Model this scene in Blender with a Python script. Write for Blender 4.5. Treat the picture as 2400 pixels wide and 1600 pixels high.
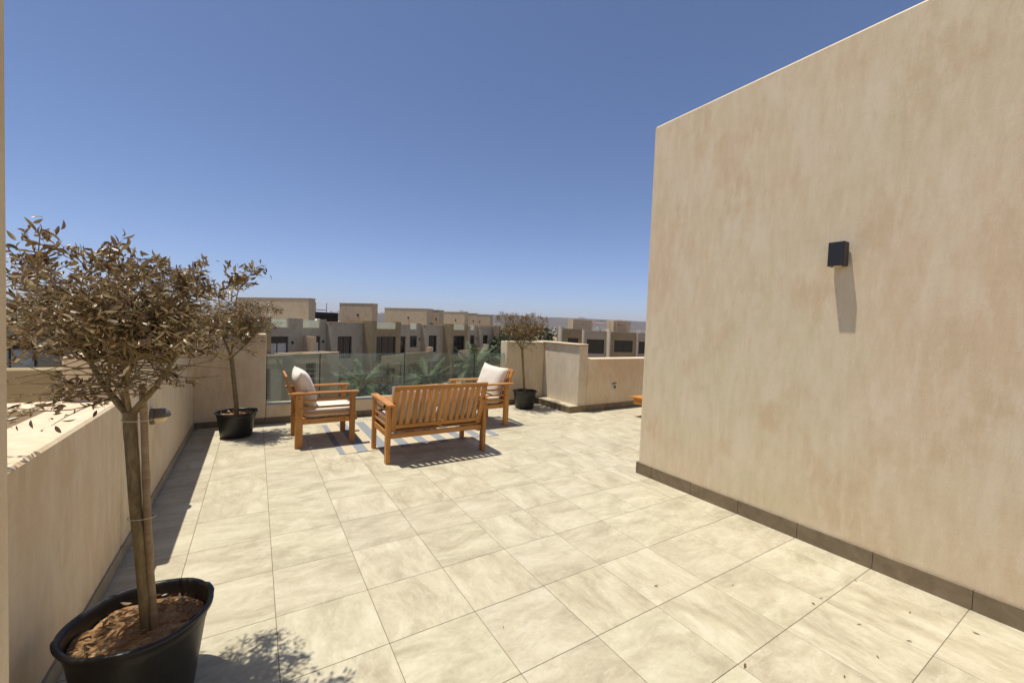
import bpy, math, random
from mathutils import Vector, Matrix, noise

random.seed(7)
R = math.radians
PI = math.pi
scene = bpy.context.scene
for o in list(bpy.data.objects):
    bpy.data.objects.remove(o)
col = scene.collection

# ------------------------------------------------------------------ camera
cam_d = bpy.data.cameras.new('camera')
cam_d.sensor_fit = 'HORIZONTAL'
cam_d.sensor_width = 36.0
cam_d.lens = 14.456
cam_d.clip_start = 0.02
cam_d.clip_end = 40000
cam = bpy.data.objects.new('camera', cam_d)
col.objects.link(cam)
yaw, pitch, roll = 0.55845, 0.0372, 0.03815
fw = Vector((math.sin(yaw)*math.cos(pitch), math.cos(yaw)*math.cos(pitch), -math.sin(pitch)))
r0 = Vector((math.cos(yaw), -math.sin(yaw), 0))
u0 = r0.cross(fw)
cr = r0*math.cos(roll)+u0*math.sin(roll)
cu = u0*math.cos(roll)-r0*math.sin(roll)
m = Matrix((cr, cu, -fw)).transposed().to_4x4()
m.translation = Vector((0.344, -4.119, 1.515))
cam.matrix_world = m
scene.camera = cam

# ------------------------------------------------------------------ world, sun, exposure
SUN = Vector((-0.20, 0.14, 1.0)).normalized()          # towards the sun
elev = math.asin(SUN.z)
azim = math.atan2(SUN.x, SUN.y)
world = bpy.data.worlds.new('World')
scene.world = world
world.use_nodes = True
wn = world.node_tree.nodes
wn.clear()
sky = wn.new('ShaderNodeTexSky')
sky.sky_type = 'NISHITA'
sky.sun_disc = False
sky.sun_elevation = elev
sky.sun_rotation = azim
sky.altitude = 20
sky.air_density = 0.52
sky.dust_density = 0.4
sky.ozone_density = 7.0
bg = wn.new('ShaderNodeBackground')
bg.inputs['Strength'].default_value = 0.14
wo = wn.new('ShaderNodeOutputWorld')
world.node_tree.links.new(sky.outputs[0], bg.inputs[0])
world.node_tree.links.new(bg.outputs[0], wo.inputs[0])

sun_d = bpy.data.lights.new('sun', 'SUN')
sun_d.energy = 4.6
sun_d.angle = R(0.53)
sun_d.color = (1.0, 0.95, 0.86)
sun = bpy.data.objects.new('sun', sun_d)
col.objects.link(sun)
sun.rotation_euler = SUN.to_track_quat('Z', 'Y').to_euler()

vs = scene.view_settings
vs.view_transform = 'Standard'
vs.look = 'None'
vs.exposure = 0.2
vs.gamma = 1.0
vs.use_curve_mapping = False

# ------------------------------------------------------------------ materials
class NT:
    """small node-tree helper"""
    def __init__(self, name):
        self.m = bpy.data.materials.new(name)
        self.m.use_nodes = True
        self.t = self.m.node_tree
        self.n = self.t.nodes
        self.b = self.n['Principled BSDF']
        self.out = self.n['Material Output']
    def add(self, kind, **kw):
        nd = self.n.new('ShaderNode'+kind)
        for k, v in kw.items():
            if k in nd.inputs:
                nd.inputs[k].default_value = v
            else:
                setattr(nd, k, v)
        return nd
    def link(self, a, b):
        self.t.links.new(a, b)
    def coord(self, kind='Object', scale=(1, 1, 1)):
        if kind == 'Position':
            c = self.add('NewGeometry').outputs['Position']
        else:
            c = self.add('TexCoord').outputs[kind]
        mp = self.add('Mapping')
        mp.inputs['Scale'].default_value = scale
        self.link(c, mp.inputs['Vector'])
        return mp
    def noise(self, vec, scale, detail=4, rough=.55, dist=0.0):
        nd = self.add('TexNoise')
        nd.inputs['Scale'].default_value = scale
        nd.inputs['Detail'].default_value = detail
        nd.inputs['Roughness'].default_value = rough
        nd.inputs['Distortion'].default_value = dist
        if vec is not None:
            self.link(vec, nd.inputs['Vector'])
        return nd.outputs[0]
    def ramp(self, fac, stops):
        rp = self.add('ValToRGB')
        el = rp.color_ramp.elements
        while len(el) < len(stops):
            el.new(0.5)
        for e, (p, c) in zip(el, stops):
            e.position = p
            e.color = (c[0], c[1], c[2], 1) if len(c) == 3 else c
        self.link(fac, rp.inputs[0])
        return rp.outputs[0]
    def mix(self, fac, a, b, mode='MIX'):
        mx = self.add('Mix')
        mx.data_type = 'RGBA'
        mx.blend_type = mode
        for s, v in ((mx.inputs[0], fac), (mx.inputs[6], a), (mx.inputs[7], b)):
            if isinstance(v, (int, float)):
                s.default_value = v
            elif isinstance(v, (tuple, list)):
                s.default_value = (v[0], v[1], v[2], 1)
            else:
                self.link(v, s)
        return mx.outputs[2]
    def math(self, op, a, b=None):
        nd = self.add('Math')
        nd.operation = op
        for s, v in ((nd.inputs[0], a), (nd.inputs[1], b)):
            if v is None:
                continue
            if isinstance(v, (int, float)):
                s.default_value = v
            else:
                self.link(v, s)
        return nd.outputs[0]
    def bump(self, h, strength=.3, dist=.01, prev=None):
        b = self.add('Bump')
        b.inputs['Strength'].default_value = strength
        b.inputs['Distance'].default_value = dist
        self.link(h, b.inputs['Height'])
        if prev is not None:
            self.link(prev, b.inputs['Normal'])
        return b.outputs[0]
    def done(self, color=None, rough=None, normal=None, spec=None):
        for key, v in (('Base Color', color), ('Roughness', rough), ('Normal', normal), ('Specular IOR Level', spec)):
            if v is None:
                continue
            s = self.b.inputs[key]
            if isinstance(v, (int, float)):
                s.default_value = v
            elif isinstance(v, tuple):
                s.default_value = (v[0], v[1], v[2], 1)
            else:
                self.link(v, s)
        return self.m

def plaster(name, ca, cb, cc, far=False):
    """ca pale patch, cb body, cc warm patch"""
    n = NT(name)
    v = n.coord('Position', (1, 1, .8)).outputs[0]
    big = n.noise(v, .75, 3, .5, .15)
    c = n.ramp(big, [(.36, cc), (.5, cb), (.64, (cb[0]*.97, cb[1]*1.03, cb[2]*1.0))])
    mid = n.noise(n.coord('Position', (3.4, 3.4, 1.5)).outputs[0], 1.0, 6, .6, .12)
    c = n.mix(n.ramp(mid, [(.47, (0, 0, 0)), (.63, (.8, .8, .8))]), c, ca)
    mid2 = n.noise(n.coord('Position', (2.1, 2.1, 1.7)).outputs[0], 1.0, 5, .62, .2)
    c = n.mix(n.ramp(mid2, [(.36, (.85, .85, .85)), (.47, (0, 0, 0))]), c, (cc[0]*.93, cc[1]*.935, cc[2]*.90))
    if far:
        return n.done(c, .9, None, .15)
    # short vertical trowel strokes, horizontal scrapes, fine grain
    st = n.noise(n.coord('Position', (17, 17, 4.2)).outputs[0], 1.0, 6, .68, .1)
    c = n.mix(n.ramp(st, [(.49, (0, 0, 0)), (.63, (.48, .48, .48))]), c, (ca[0]*1.05, ca[1]*1.06, ca[2]*1.06))
    c = n.mix(n.ramp(st, [(.34, (.34, .34, .34)), (.46, (0, 0, 0))]), c, (cc[0]*.88, cc[1]*.86, cc[2]*.82))
    st2 = n.noise(n.coord('Position', (5, 5, 22)).outputs[0], 1.0, 5, .7, .3)
    c = n.mix(n.ramp(st2, [(.58, (0, 0, 0)), (.72, (.22, .22, .22))]), c, (cc[0]*.86, cc[1]*.84, cc[2]*.80))
    fine = n.noise(n.coord('Position').outputs[0], 150, 4, .65)
    c = n.mix(.35, c, n.ramp(fine, [(.3, (.82, .82, .82)), (.7, (1.12, 1.12, 1.12))]), 'MULTIPLY')
    nb = n.bump(st, .35, .006)
    nb = n.bump(st2, .2, .004, nb)
    nb = n.bump(fine, .2, .003, nb)
    return n.done(c, .88, nb, .2)

M = {}
M['plaster'] = plaster('sand_plaster', (.725, .605, .435), (.68, .55, .37), (.675, .515, .34))
M['plaster_pale'] = plaster('pale_plaster', (.70, .61, .47), (.66, .56, .42), (.63, .52, .375))
M['house_shaded'] = plaster('house_shaded_plaster', (.47, .41, .31), (.44, .375, .275), (.42, .345, .25), True)  # the houses' sand plaster with facade shade put into a darker colour
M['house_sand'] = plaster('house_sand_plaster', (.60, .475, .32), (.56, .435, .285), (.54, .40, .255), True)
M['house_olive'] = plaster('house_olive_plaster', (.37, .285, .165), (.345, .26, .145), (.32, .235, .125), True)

def plain(name, colr, rough=.6, spec=.4, grain=None, metal=0.0):
    n = NT(name)
    n.b.inputs['Metallic'].default_value = metal
    if grain:
        v = n.coord('Object').outputs[0]
        g = n.noise(v, grain, 4, .6)
        c = n.mix(.5, colr, n.ramp(g, [(.3, tuple(x*.72 for x in colr)), (.7, tuple(min(1, x*1.25) for x in colr))]))
        return n.done(c, rough, n.bump(g, .15, .003), spec)
    return n.done(tuple(colr), rough, None, spec)

def tile_mat():
    n = NT('stone_tile')
    info = n.add('ObjectInfo')
    rnd = info.outputs['Random']
    tc = n.add('TexCoord').outputs['Object']
    rot = n.add('VectorRotate')
    rot.rotation_type = 'Z_AXIS'
    n.link(tc, rot.inputs['Vector'])
    n.link(n.math('MULTIPLY', n.math('FLOOR', n.math('MULTIPLY', rnd, 3.99)), PI/2), rot.inputs['Angle'])
    off = n.add('CombineXYZ')
    n.link(n.math('MULTIPLY', rnd, 37.0), off.inputs[0])
    n.link(n.math('MULTIPLY', rnd, 91.0), off.inputs[1])
    n.link(n.math('MULTIPLY', rnd, 13.0), off.inputs[2])
    ad = n.add('VectorMath')
    ad.operation = 'ADD'
    n.link(rot.outputs[0], ad.inputs[0])
    n.link(off.outputs[0], ad.inputs[1])
    mp = n.add('Mapping')
    mp.inputs['Scale'].default_value = (1.0, 1.9, 1.0)
    n.link(ad.outputs[0], mp.inputs['Vector'])
    cloud = n.noise(mp.outputs[0], 3.0, 8, .7, .45)
    mp2 = n.add('Mapping')
    mp2.inputs['Scale'].default_value = (1.0, 3.2, 1.0)
    n.link(ad.outputs[0], mp2.inputs['Vector'])
    vein = n.noise(mp2.outputs[0], 7.5, 8, .72, .5)
    grit = n.noise(ad.outputs[0], 34, 6, .75)
    c = n.ramp(cloud, [(.35, (.375, .325, .225)), (.45, (.45, .40, .283)), (.54, (.51, .46, .33)), (.64, (.57, .52, .39))])
    c = n.mix(n.ramp(vein, [(.55, (0, 0, 0)), (.67, (.5, .5, .5))]), c, (.60, .56, .435))
    c = n.mix(n.ramp(vein, [(.31, (.4, .4, .4)), (.43, (0, 0, 0))]), c, (.345, .295, .20))
    c = n.mix(.55, c, n.ramp(grit, [(.3, (.82, .81, .79)), (.5, (1, 1, 1)), (.72, (1.07, 1.07, 1.06))]), 'MULTIPLY')
    tint = n.ramp(rnd, [(0, (.93, .92, .90)), (.35, (1, .985, .95)), (.7, (.97, .98, .94)), (1, (1.03, 1.02, 1.0))])
    c = n.mix(.9, c, tint, 'MULTIPLY')
    dust = n.noise(n.coord('Position').outputs[0], 1.3, 5, .6, .4)
    c = n.mix(n.ramp(dust, [(.45, (0, 0, 0)), (.75, (.25, .25, .25))]), c, (.51, .445, .315))
    nb = n.bump(grit, .08, .002)
    return n.done(c, .55, nb, .35)
M['tile'] = tile_mat()
M['grout'] = plain('grout', (.20, .16, .11), .95, .1, 60)

def skirt_mat():
    n = NT('skirting_tile')
    rnd = n.add('ObjectInfo').outputs['Random']
    v = n.coord('Position').outputs[0]
    a = n.noise(v, 9, 5, .65, .6)
    c = n.ramp(a, [(.3, (.155, .115, .07)), (.5, (.195, .148, .092)), (.7, (.235, .18, .115))])
    c = n.mix(.8, c, n.ramp(rnd, [(0, (.84, .84, .82)), (1, (1.14, 1.12, 1.1))]), 'MULTIPLY')
    return n.done(c, .6, n.bump(a, .1, .003), .3)
M['skirt'] = skirt_mat()
M['skirt_pale'] = M['skirt'].copy()
M['skirt_pale'].name = 'pale_skirting_tile'
for nd in M['skirt_pale'].node_tree.nodes:
    if nd.type == 'VALTORGB' and nd.color_ramp.elements[0].color[0] < .3:
        for e_, c_ in zip(nd.color_ramp.elements, ((.29, .235, .16), (.35, .29, .20), (.41, .345, .245))):
            e_.color = (*c_, 1)

def wood_mat(name, ca, cb, cc, rough=.5):
    n = NT(name)
    rnd = n.add('ObjectInfo').outputs['Random']
    tc = n.add('TexCoord').outputs['Object']
    off = n.add('CombineXYZ')
    n.link(n.math('MULTIPLY', rnd, 17.0), off.inputs[0])
    n.link(n.math('MULTIPLY', rnd, 51.0), off.inputs[1])
    ad = n.add('VectorMath')
    ad.operation = 'ADD'
    n.link(tc, ad.inputs[0])
    n.link(off.outputs[0], ad.inputs[1])
    mp = n.add('Mapping')
    mp.inputs['Scale'].default_value = (1.2, 16, 16)
    n.link(ad.outputs[0], mp.inputs['Vector'])
    g = n.noise(mp.outputs[0], 2.2, 6, .65, .8)
    mp2 = n.add('Mapping')
    mp2.inputs['Scale'].default_value = (6, 130, 130)
    n.link(ad.outputs[0], mp2.inputs['Vector'])
    f = n.noise(mp2.outputs[0], 1.6, 4, .6)
    c = n.ramp(g, [(.3, ca), (.5, cb), (.7, cc)])
    c = n.mix(.55, c, n.ramp(f, [(.3, (.78, .76, .72)), (.6, (1.08, 1.07, 1.05))]), 'MULTIPLY')
    c = n.mix(.9, c, n.ramp(rnd, [(0, (.80, .74, .66)), (.5, (1, 1, 1)), (1, (1.14, 1.10, 1.04))]), 'MULTIPLY')
    return n.done(c, rough, n.bump(f, .15, .002), .35)
M['wood'] = wood_mat('acacia_wood', (.345, .145, .036), (.455, .21, .056), (.55, .275, .083))
M['table_wood'] = wood_mat('orange_wood', (.42, .155, .03), (.52, .21, .045), (.60, .26, .06))

def fabric(name, a, b):
    n = NT(name)
    v = n.coord('Object').outputs[0]
    w1 = n.noise(v, 9, 4, .6, .5)
    w2 = n.noise(v, 420, 2, .5)
    c = n.ramp(w1, [(.3, a), (.7, b)])
    c = n.mix(.4, c, n.ramp(w2, [(.3, (.8, .8, .8)), (.7, (1.1, 1.1, 1.1))]), 'MULTIPLY')
    nb = n.bump(w1, .3, .012)
    nb = n.bump(w2, .25, .001, nb)
    n.b.inputs['Sheen Weight'].default_value = .15
    return n.done(c, .95, nb, .1)
M['cushion'] = fabric('cream_canvas', (.72, .635, .52), (.80, .715, .60))

def rug_mat():
    n = NT('striped_rug_weave')
    tc = n.add('TexCoord').outputs['Object']
    sx = n.add('SeparateXYZ')
    n.link(tc, sx.inputs[0])
    wob = n.noise(tc, 14, 3, .6)
    x = n.math('ADD', sx.outputs[0], n.math('MULTIPLY', n.math('SUBTRACT', wob, .5), .012))
    ph = n.math('FRACT', n.math('DIVIDE', n.math('ADD', x, .0632), .2524))
    st = n.ramp(ph, [(0.0, (0, 0, 0)), (.01, (1, 1, 1)), (.49, (1, 1, 1)), (.50, (0, 0, 0))])
    for e in st.node.color_ramp.elements:
        pass
    mp = n.add('Mapping')
    mp.inputs['Scale'].default_value = (150, 12, 1)
    n.link(tc, mp.inputs['Vector'])
    th = n.noise(mp.outputs[0], 1.5, 4, .7)
    mp2 = n.add('Mapping')
    mp2.inputs['Scale'].default_value = (25, 170, 1)
    n.link(tc, mp2.inputs['Vector'])
    th2 = n.noise(mp2.outputs[0], 1.5, 4, .7)
    blue = n.ramp(th, [(.25, (.18, .195, .21)), (.55, (.26, .275, .285)), (.8, (.36, .37, .37))])
    cream = n.ramp(th2, [(.25, (.43, .355, .235)), (.6, (.56, .475, .33)), (.8, (.62, .54, .39))])
    c = n.mix(st, cream, blue)
    nb = n.bump(th2, .5, .004)
    return n.done(c, .95, nb, .1)
M['rug'] = rug_mat()

def glass_mat(name, tint, dust):
    n = NT(name)
    tr = n.add('BsdfTransparent')
    tr.inputs['Color'].default_value = (*tint, 1)
    gl = n.add('BsdfGlossy')
    gl.inputs['Roughness'].default_value = .015
    gl.inputs['Color'].default_value = (.9, .95, .93, 1)
    fr = n.add('Fresnel')
    fr.inputs['IOR'].default_value = 1.5
    mx = n.add('MixShader')
    n.link(fr.outputs[0], mx.inputs[0])
    n.link(tr.outputs[0], mx.inputs[1])
    n.link(gl.outputs[0], mx.inputs[2])
    df = n.add('BsdfDiffuse')
    df.inputs['Color'].default_value = (.50, .58, .52, 1)
    mx2 = n.add('MixShader')
    sm = n.noise(n.coord('Position').outputs[0], 3.0, 5, .65, .4)
    n.link(n.ramp(sm, [(.3, (dust*.6,)*3), (.7, (dust*1.4,)*3)]), mx2.inputs[0])
    n.link(mx.outputs[0], mx2.inputs[1])
    n.link(df.outputs[0], mx2.inputs[2])
    n.link(mx2.outputs[0], n.out.inputs['Surface'])
    return n.m
M['glass'] = glass_mat('green_tinted_glass', (.84, .90, .865), .11)
def frosted():
    n = NT('frosted_balustrade_glass')
    tl = n.add('BsdfTranslucent'); tl.inputs['Color'].default_value = (.74, .76, .66, 1)
    df = n.add('BsdfDiffuse'); df.inputs['Color'].default_value = (.70, .72, .62, 1)
    tr = n.add('BsdfTransparent'); tr.inputs['Color'].default_value = (.86, .9, .84, 1)
    a = n.add('MixShader'); a.inputs[0].default_value = .35
    n.link(tl.outputs[0], a.inputs[1]); n.link(df.outputs[0], a.inputs[2])
    b = n.add('MixShader'); b.inputs[0].default_value = .45
    n.link(a.outputs[0], b.inputs[1]); n.link(tr.outputs[0], b.inputs[2])
    n.link(b.outputs[0], n.out.inputs['Surface'])
    return n.m
M['house_glass'] = frosted()
M['glass_edge'] = plain('glass_edge', (.10, .20, .16), .3, .5)
M['pane_dark'] = plain('dark_window_pane', (.012, .014, .015), .06, .5)
M['pane_curtain'] = plain('curtained_pane', (.62, .61, .56), .3, .4, 4)
M['dark_frame'] = plain('dark_brown_frame', (.05, .038, .03), .5)
M['black_plastic'] = plain('black_pot_plastic', (.018, .017, .016), .42, .45, 30)
M['lamp_black'] = plain('anthracite_metal', (.022, .023, .025), .45, .4)
M['lamp_grey'] = plain('taupe_lamp_metal', (.14, .118, .088), .5, .4)
M['diffuser'] = plain('cream_diffuser', (.80, .62, .36), .35, .5)
M['alu'] = plain('pale_aluminium', (.75, .73, .68), .35, .5)
M['rubber'] = plain('dark_gasket', (.02, .022, .022), .6)
M['white_plastic'] = plain('white_plastic', (.62, .58, .50), .4)
M['bolt'] = plain('bolt_hole', (.05, .022, .012), .7)
M['string'] = plain('pale_string', (.62, .55, .38), .9)
M['bamboo'] = wood_mat('bamboo_stake', (.24, .16, .085), (.33, .235, .13), (.42, .31, .19), .6)
M['scaffold'] = plain('dark_mesh_screen', (.02, .018, .016), .8)

def bark():
    n = NT('olive_bark')
    g = n.noise(n.coord('Object', (1, 1, .25)).outputs[0], 60, 5, .65, .4)
    g2 = n.noise(n.coord('Object').outputs[0], 9, 3, .6)
    c = n.ramp(g, [(.3, (.16, .115, .055)), (.55, (.26, .20, .105)), (.75, (.35, .28, .16))])
    c = n.mix(.7, c, n.ramp(g2, [(.3, (.75, .74, .7)), (.7, (1.15, 1.12, 1.05))]), 'MULTIPLY')
    return n.done(c, .85, n.bump(g, .4, .003), .2)
M['bark'] = bark()

def leaf_mat():
    n = NT('dry_leaf')
    at = n.add('Attribute')
    at.attribute_name = 'tint'
    rnd = n.add('ObjectInfo').outputs['Random']
    f = n.math('FRACT', n.math('ADD', at.outputs['Fac'], n.math('MULTIPLY', rnd, 1.0)))
    c = n.ramp(f, [(0, (.085, .042, .016)), (.25, (.18, .10, .038)), (.5, (.27, .175, .064)),
                   (.7, (.15, .115, .04)), (.84, (.36, .25, .115)), (.93, (.50, .39, .22)), (1, (.62, .53, .36))])  # cream dry leaves; the palest tones also paint in leaf highlights
    g = n.noise(n.coord('Object').outputs[0], 70, 3, .6)
    c = n.mix(.6, c, n.ramp(g, [(.3, (.7, .7, .7)), (.7, (1.2, 1.2, 1.2))]), 'MULTIPLY')
    geo = n.add('NewGeometry')
    c = n.mix(n.math('MULTIPLY', geo.outputs['Backfacing'], .30), c, (.40, .31, .19))
    n.b.inputs['Roughness'].default_value = .38
    n.link(c, n.b.inputs['Base Color'])
    n.b.inputs['Specular IOR Level'].default_value = .45
    tl = n.add('BsdfTranslucent')
    n.link(c, tl.inputs['Color'])
    mx = n.add('MixShader')
    mx.inputs[0].default_value = .18
    n.link(n.b.outputs[0], mx.inputs[1])
    n.link(tl.outputs[0], mx.inputs[2])
    n.link(mx.outputs[0], n.out.inputs['Surface'])
    return n.m
M['leaf'] = leaf_mat()

def green_mat(name, a, b, c3):
    n = NT(name)
    at = n.add('Attribute')
    at.attribute_name = 'tint'
    rnd = n.add('ObjectInfo').outputs['Random']
    f = n.math('FRACT', n.math('ADD', at.outputs['Fac'], n.math('MULTIPLY', rnd, .6)))
    c = n.ramp(f, [(0, a), (.5, b), (1, c3)])
    return n.done(c, .55, None, .4)
M['palm'] = green_mat('palm_green', (.05, .085, .025), (.085, .125, .04), (.13, .16, .065))
M['shrub'] = green_mat('shrub_green', (.028, .042, .016), (.048, .065, .024), (.08, .095, .04))
M['palm_bark'] = plain('palm_bark', (.19, .135, .085), .9, .1, 18)

def soil_mat():
    n = NT('dry_soil')
    v = n.coord('Object').outputs[0]
    a = n.noise(v, 28, 6, .7, .4)
    b = n.noise(v, 110, 4, .65)
    c = n.ramp(a, [(.3, (.19, .085, .032)), (.48, (.37, .21, .095)), (.66, (.52, .36, .19))])
    c = n.mix(.6, c, n.ramp(b, [(.3, (.6, .55, .5)), (.7, (1.25, 1.2, 1.15))]), 'MULTIPLY')
    return n.done(c, .95, n.bump(b, .8, .006, n.bump(a, .9, .02)), .1)
M['soil'] = soil_mat()

def ground_mat():
    n = NT('desert_ground')
    v = n.coord('Position').outputs[0]
    a = n.noise(v, .02, 6, .6)
    b = n.noise(v, .6, 5, .65)
    c = n.ramp(a, [(.35, (.26, .20, .135)), (.6, (.34, .265, .18))])
    c = n.mix(.6, c, n.ramp(b, [(.3, (.8, .8, .78)), (.7, (1.12, 1.1, 1.08))]), 'MULTIPLY')
    return n.done(c, .95, None, .1)
M['ground'] = ground_mat()
def hill_mat(name, ca, cb):
    n = NT(name)
    v = n.coord('Position', (1, 1, 5)).outputs[0]
    a = n.noise(v, .004, 8, .62, .5)
    c = n.ramp(a, [(.35, ca), (.65, cb)])
    return n.done(c, .95, None, .05)
M['hill'] = hill_mat('mesa_rock', (.045, .034, .03), (.085, .064, .052))
M['peak'] = hill_mat('peak_rock', (.09, .07, .06), (.13, .10, .085))
M['deck'] = plain('pale_deck', (.42, .36, .27), .85, .2, 3)
M['garden'] = plain('garden_paving', (.17, .155, .12), .9, .2, .7)
M['lawn'] = plain('lawn', (.05, .075, .025), .9, .2, 1.5)
M['sail'] = plain('terracotta_canvas', (.42, .20, .13), .9, .1)
M['town_white'] = plain('town_wall', (.52, .47, .40), .9, .1, .05)

# ------------------------------------------------------------------ mesh helpers
class MB:
    def __init__(self):
        self.v = []
        self.f = []
        self.t = []
    def quad(self, *pts, tint=0.0):
        i = len(self.v)
        self.v += [tuple(p) for p in pts]
        self.f.append(tuple(range(i, i+len(pts))))
        self.t.append(tint)
    def box(self, a, b, ch=0.0, mat=None):
        """axis box from corner a to corner b, optionally chamfered"""
        cx = [(a[i]+b[i])/2 for i in range(3)]
        h = [abs(b[i]-a[i])/2 for i in range(3)]
        i0 = len(self.v)
        if ch <= 0:
            pts = [(sx*h[0], sy*h[1], sz*h[2]) for sx in (-1, 1) for sy in (-1, 1) for sz in (-1, 1)]
            fs = [(0, 1, 3, 2), (4, 6, 7, 5), (0, 4, 5, 1), (2, 3, 7, 6), (0, 2, 6, 4), (1, 5, 7, 3)]
        else:
            c = min(ch, *[x*.9 for x in h])
            pts, idx = [], {}
            for sx in (-1, 1):
                for sy in (-1, 1):
                    for sz in (-1, 1):
                        s = (sx, sy, sz)
                        for ax in range(3):
                            p = [s[k]*(h[k]-(0 if k == ax else c)) for k in range(3)]
                            idx[(s, ax)] = len(pts)
                            pts.append(tuple(p))
            fs = []
            S = (-1, 1)
            for ax in range(3):
                o1, o2 = (ax+1) % 3, (ax+2) % 3
                for s in S:
                    q = []
                    for (p, r) in ((-1, -1), (1, -1), (1, 1), (-1, 1)):
                        k = [0, 0, 0]
                        k[ax] = s; k[o1] = p; k[o2] = r
                        q.append(idx[(tuple(k), ax)])
                    fs.append(tuple(q if s > 0 else q[::-1]))
                # edges parallel to ax
                for p in S:
                    for r in S:
                        k0 = [0, 0, 0]; k1 = [0, 0, 0]
                        k0[ax] = -1; k1[ax] = 1
                        k0[o1] = k1[o1] = p; k0[o2] = k1[o2] = r
                        q = [idx[(tuple(k0), o1)], idx[(tuple(k1), o1)], idx[(tuple(k1), o2)], idx[(tuple(k0), o2)]]
                        fs.append(tuple(q if p*r < 0 else q[::-1]))
            for s in [(a_, b_, c_) for a_ in S for b_ in S for c_ in S]:
                q = [idx[(s, 0)], idx[(s, 1)], idx[(s, 2)]]
                fs.append(tuple(q if s[0]*s[1]*s[2] > 0 else q[::-1]))
        for p in pts:
            q = Vector((p[0]+cx[0], p[1]+cx[1], p[2]+cx[2]))
            if mat is not None:
                q = mat @ q
            self.v.append(tuple(q))
        for f in fs:
            self.f.append(tuple(i0+k for k in f))
            self.t.append(0.0)
        return self
    def tube(self, pts, rad, seg=8, cap=True):
        pts = [Vector(p) for p in pts]
        if isinstance(rad, (int, float)):
            rad = [rad]*len(pts)
        i0 = len(self.v)
        ref = Vector((.31, .93, .17))
        for k, p in enumerate(pts):
            d = (pts[min(k+1, len(pts)-1)]-pts[max(k-1, 0)]).normalized()
            a = d.cross(ref)
            if a.length < .05:
                a = d.cross(Vector((1, 0, 0)))
            a.normalize()
            b = d.cross(a)
            for s in range(seg):
                an = 2*PI*s/seg
                self.v.append(tuple(p+(a*math.cos(an)+b*math.sin(an))*rad[k]))
        for k in range(len(pts)-1):
            for s in range(seg):
                s2 = (s+1) % seg
                self.f.append((i0+k*seg+s, i0+k*seg+s2, i0+(k+1)*seg+s2, i0+(k+1)*seg+s))
                self.t.append(0.0)
        if cap:
            self.f.append(tuple(i0+s for s in range(seg))[::-1]); self.t.append(0.0)
            self.f.append(tuple(i0+(len(pts)-1)*seg+s for s in range(seg))); self.t.append(0.0)
        return self
    def lathe(self, prof, seg=40, wob=None):
        i0 = len(self.v)
        for k, (r, z) in enumerate(prof):
            for s in range(seg):
                an = 2*PI*s/seg
                rr, zz = (r, z) if wob is None else wob(r, z, an)
                self.v.append((rr*math.cos(an), rr*math.sin(an), zz))
        for k in range(len(prof)-1):
            for s in range(seg):
                s2 = (s+1) % seg
                self.f.append((i0+k*seg+s, i0+k*seg+s2, i0+(k+1)*seg+s2, i0+(k+1)*seg+s))
                self.t.append(0.0)
        return self
    def mesh(self, name, mat, smooth=False, tint=False):
        me = bpy.data.meshes.new(name)
        me.from_pydata(self.v, [], self.f)
        me.update()
        me.materials.append(mat)
        if smooth:
            me.shade_smooth()
        if tint:
            at = me.attributes.new('tint', 'FLOAT', 'FACE')
            at.data.foreach_set('value', self.t)
        return me
    def build(self, name, mat, parent=None, smooth=False, tint=False, loc=None, rot=None):
        return link(name, self.mesh(name, mat, smooth, tint), parent, loc, rot)

def link(name, me, parent=None, loc=None, rot=None):
    o = bpy.data.objects.new(name, me)
    col.objects.link(o)
    o.parent = parent
    if loc is not None:
        o.location = loc
    if rot is not None:
        o.rotation_euler = rot
    return o
def tag(o, label, cat, group=None):
    o['label'] = label
    o['category'] = cat
    if group:
        o['group'] = group
    return o
def empty(name, loc=(0, 0, 0), rz=0.0):
    o = bpy.data.objects.new(name, None)
    col.objects.link(o)
    o.location = loc
    o.rotation_euler = (0, 0, rz)
    o.empty_display_size = .1
    return o
def thing(name, label, cat, loc=(0, 0, 0), rz=0.0, group=None):
    return tag(empty(name, loc, rz), label, cat, group)
def struct(o):
    o['kind'] = 'structure'
    return o
def stuff(o):
    o['kind'] = 'stuff'
    return o
def boxo(name, a, b, mat, parent=None, ch=0.0):
    return MB().box(a, b, ch).build(name, mat, parent)

# ================================================================== GROUND AND FAR LAND
GZ = -6.0
g = MB()
NR = 64
rings = [0, 60, 300, 1200, 4000, 14000]
for k in range(NR):
    a0, a1 = 2*PI*k/NR, 2*PI*(k+1)/NR
    for i in range(len(rings)-1):
        ra, rb = rings[i], rings[i+1]
        p = [(ra*math.cos(a0), ra*math.sin(a0), GZ), (rb*math.cos(a0), rb*math.sin(a0), GZ),
             (rb*math.cos(a1), rb*math.sin(a1), GZ), (ra*math.cos(a1), ra*math.sin(a1), GZ)]
        g.quad(*(p if ra > 0 else p[:3]))
struct(g.build('ground', M['ground']))
struct(boxo('garden_path', (-20, 3.4, GZ-.05), (60, 9, GZ+.03), M['garden']))
struct(boxo('lawn', (-20, 9.3, GZ-.05), (60, 24, GZ+.02), M['lawn']))

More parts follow.
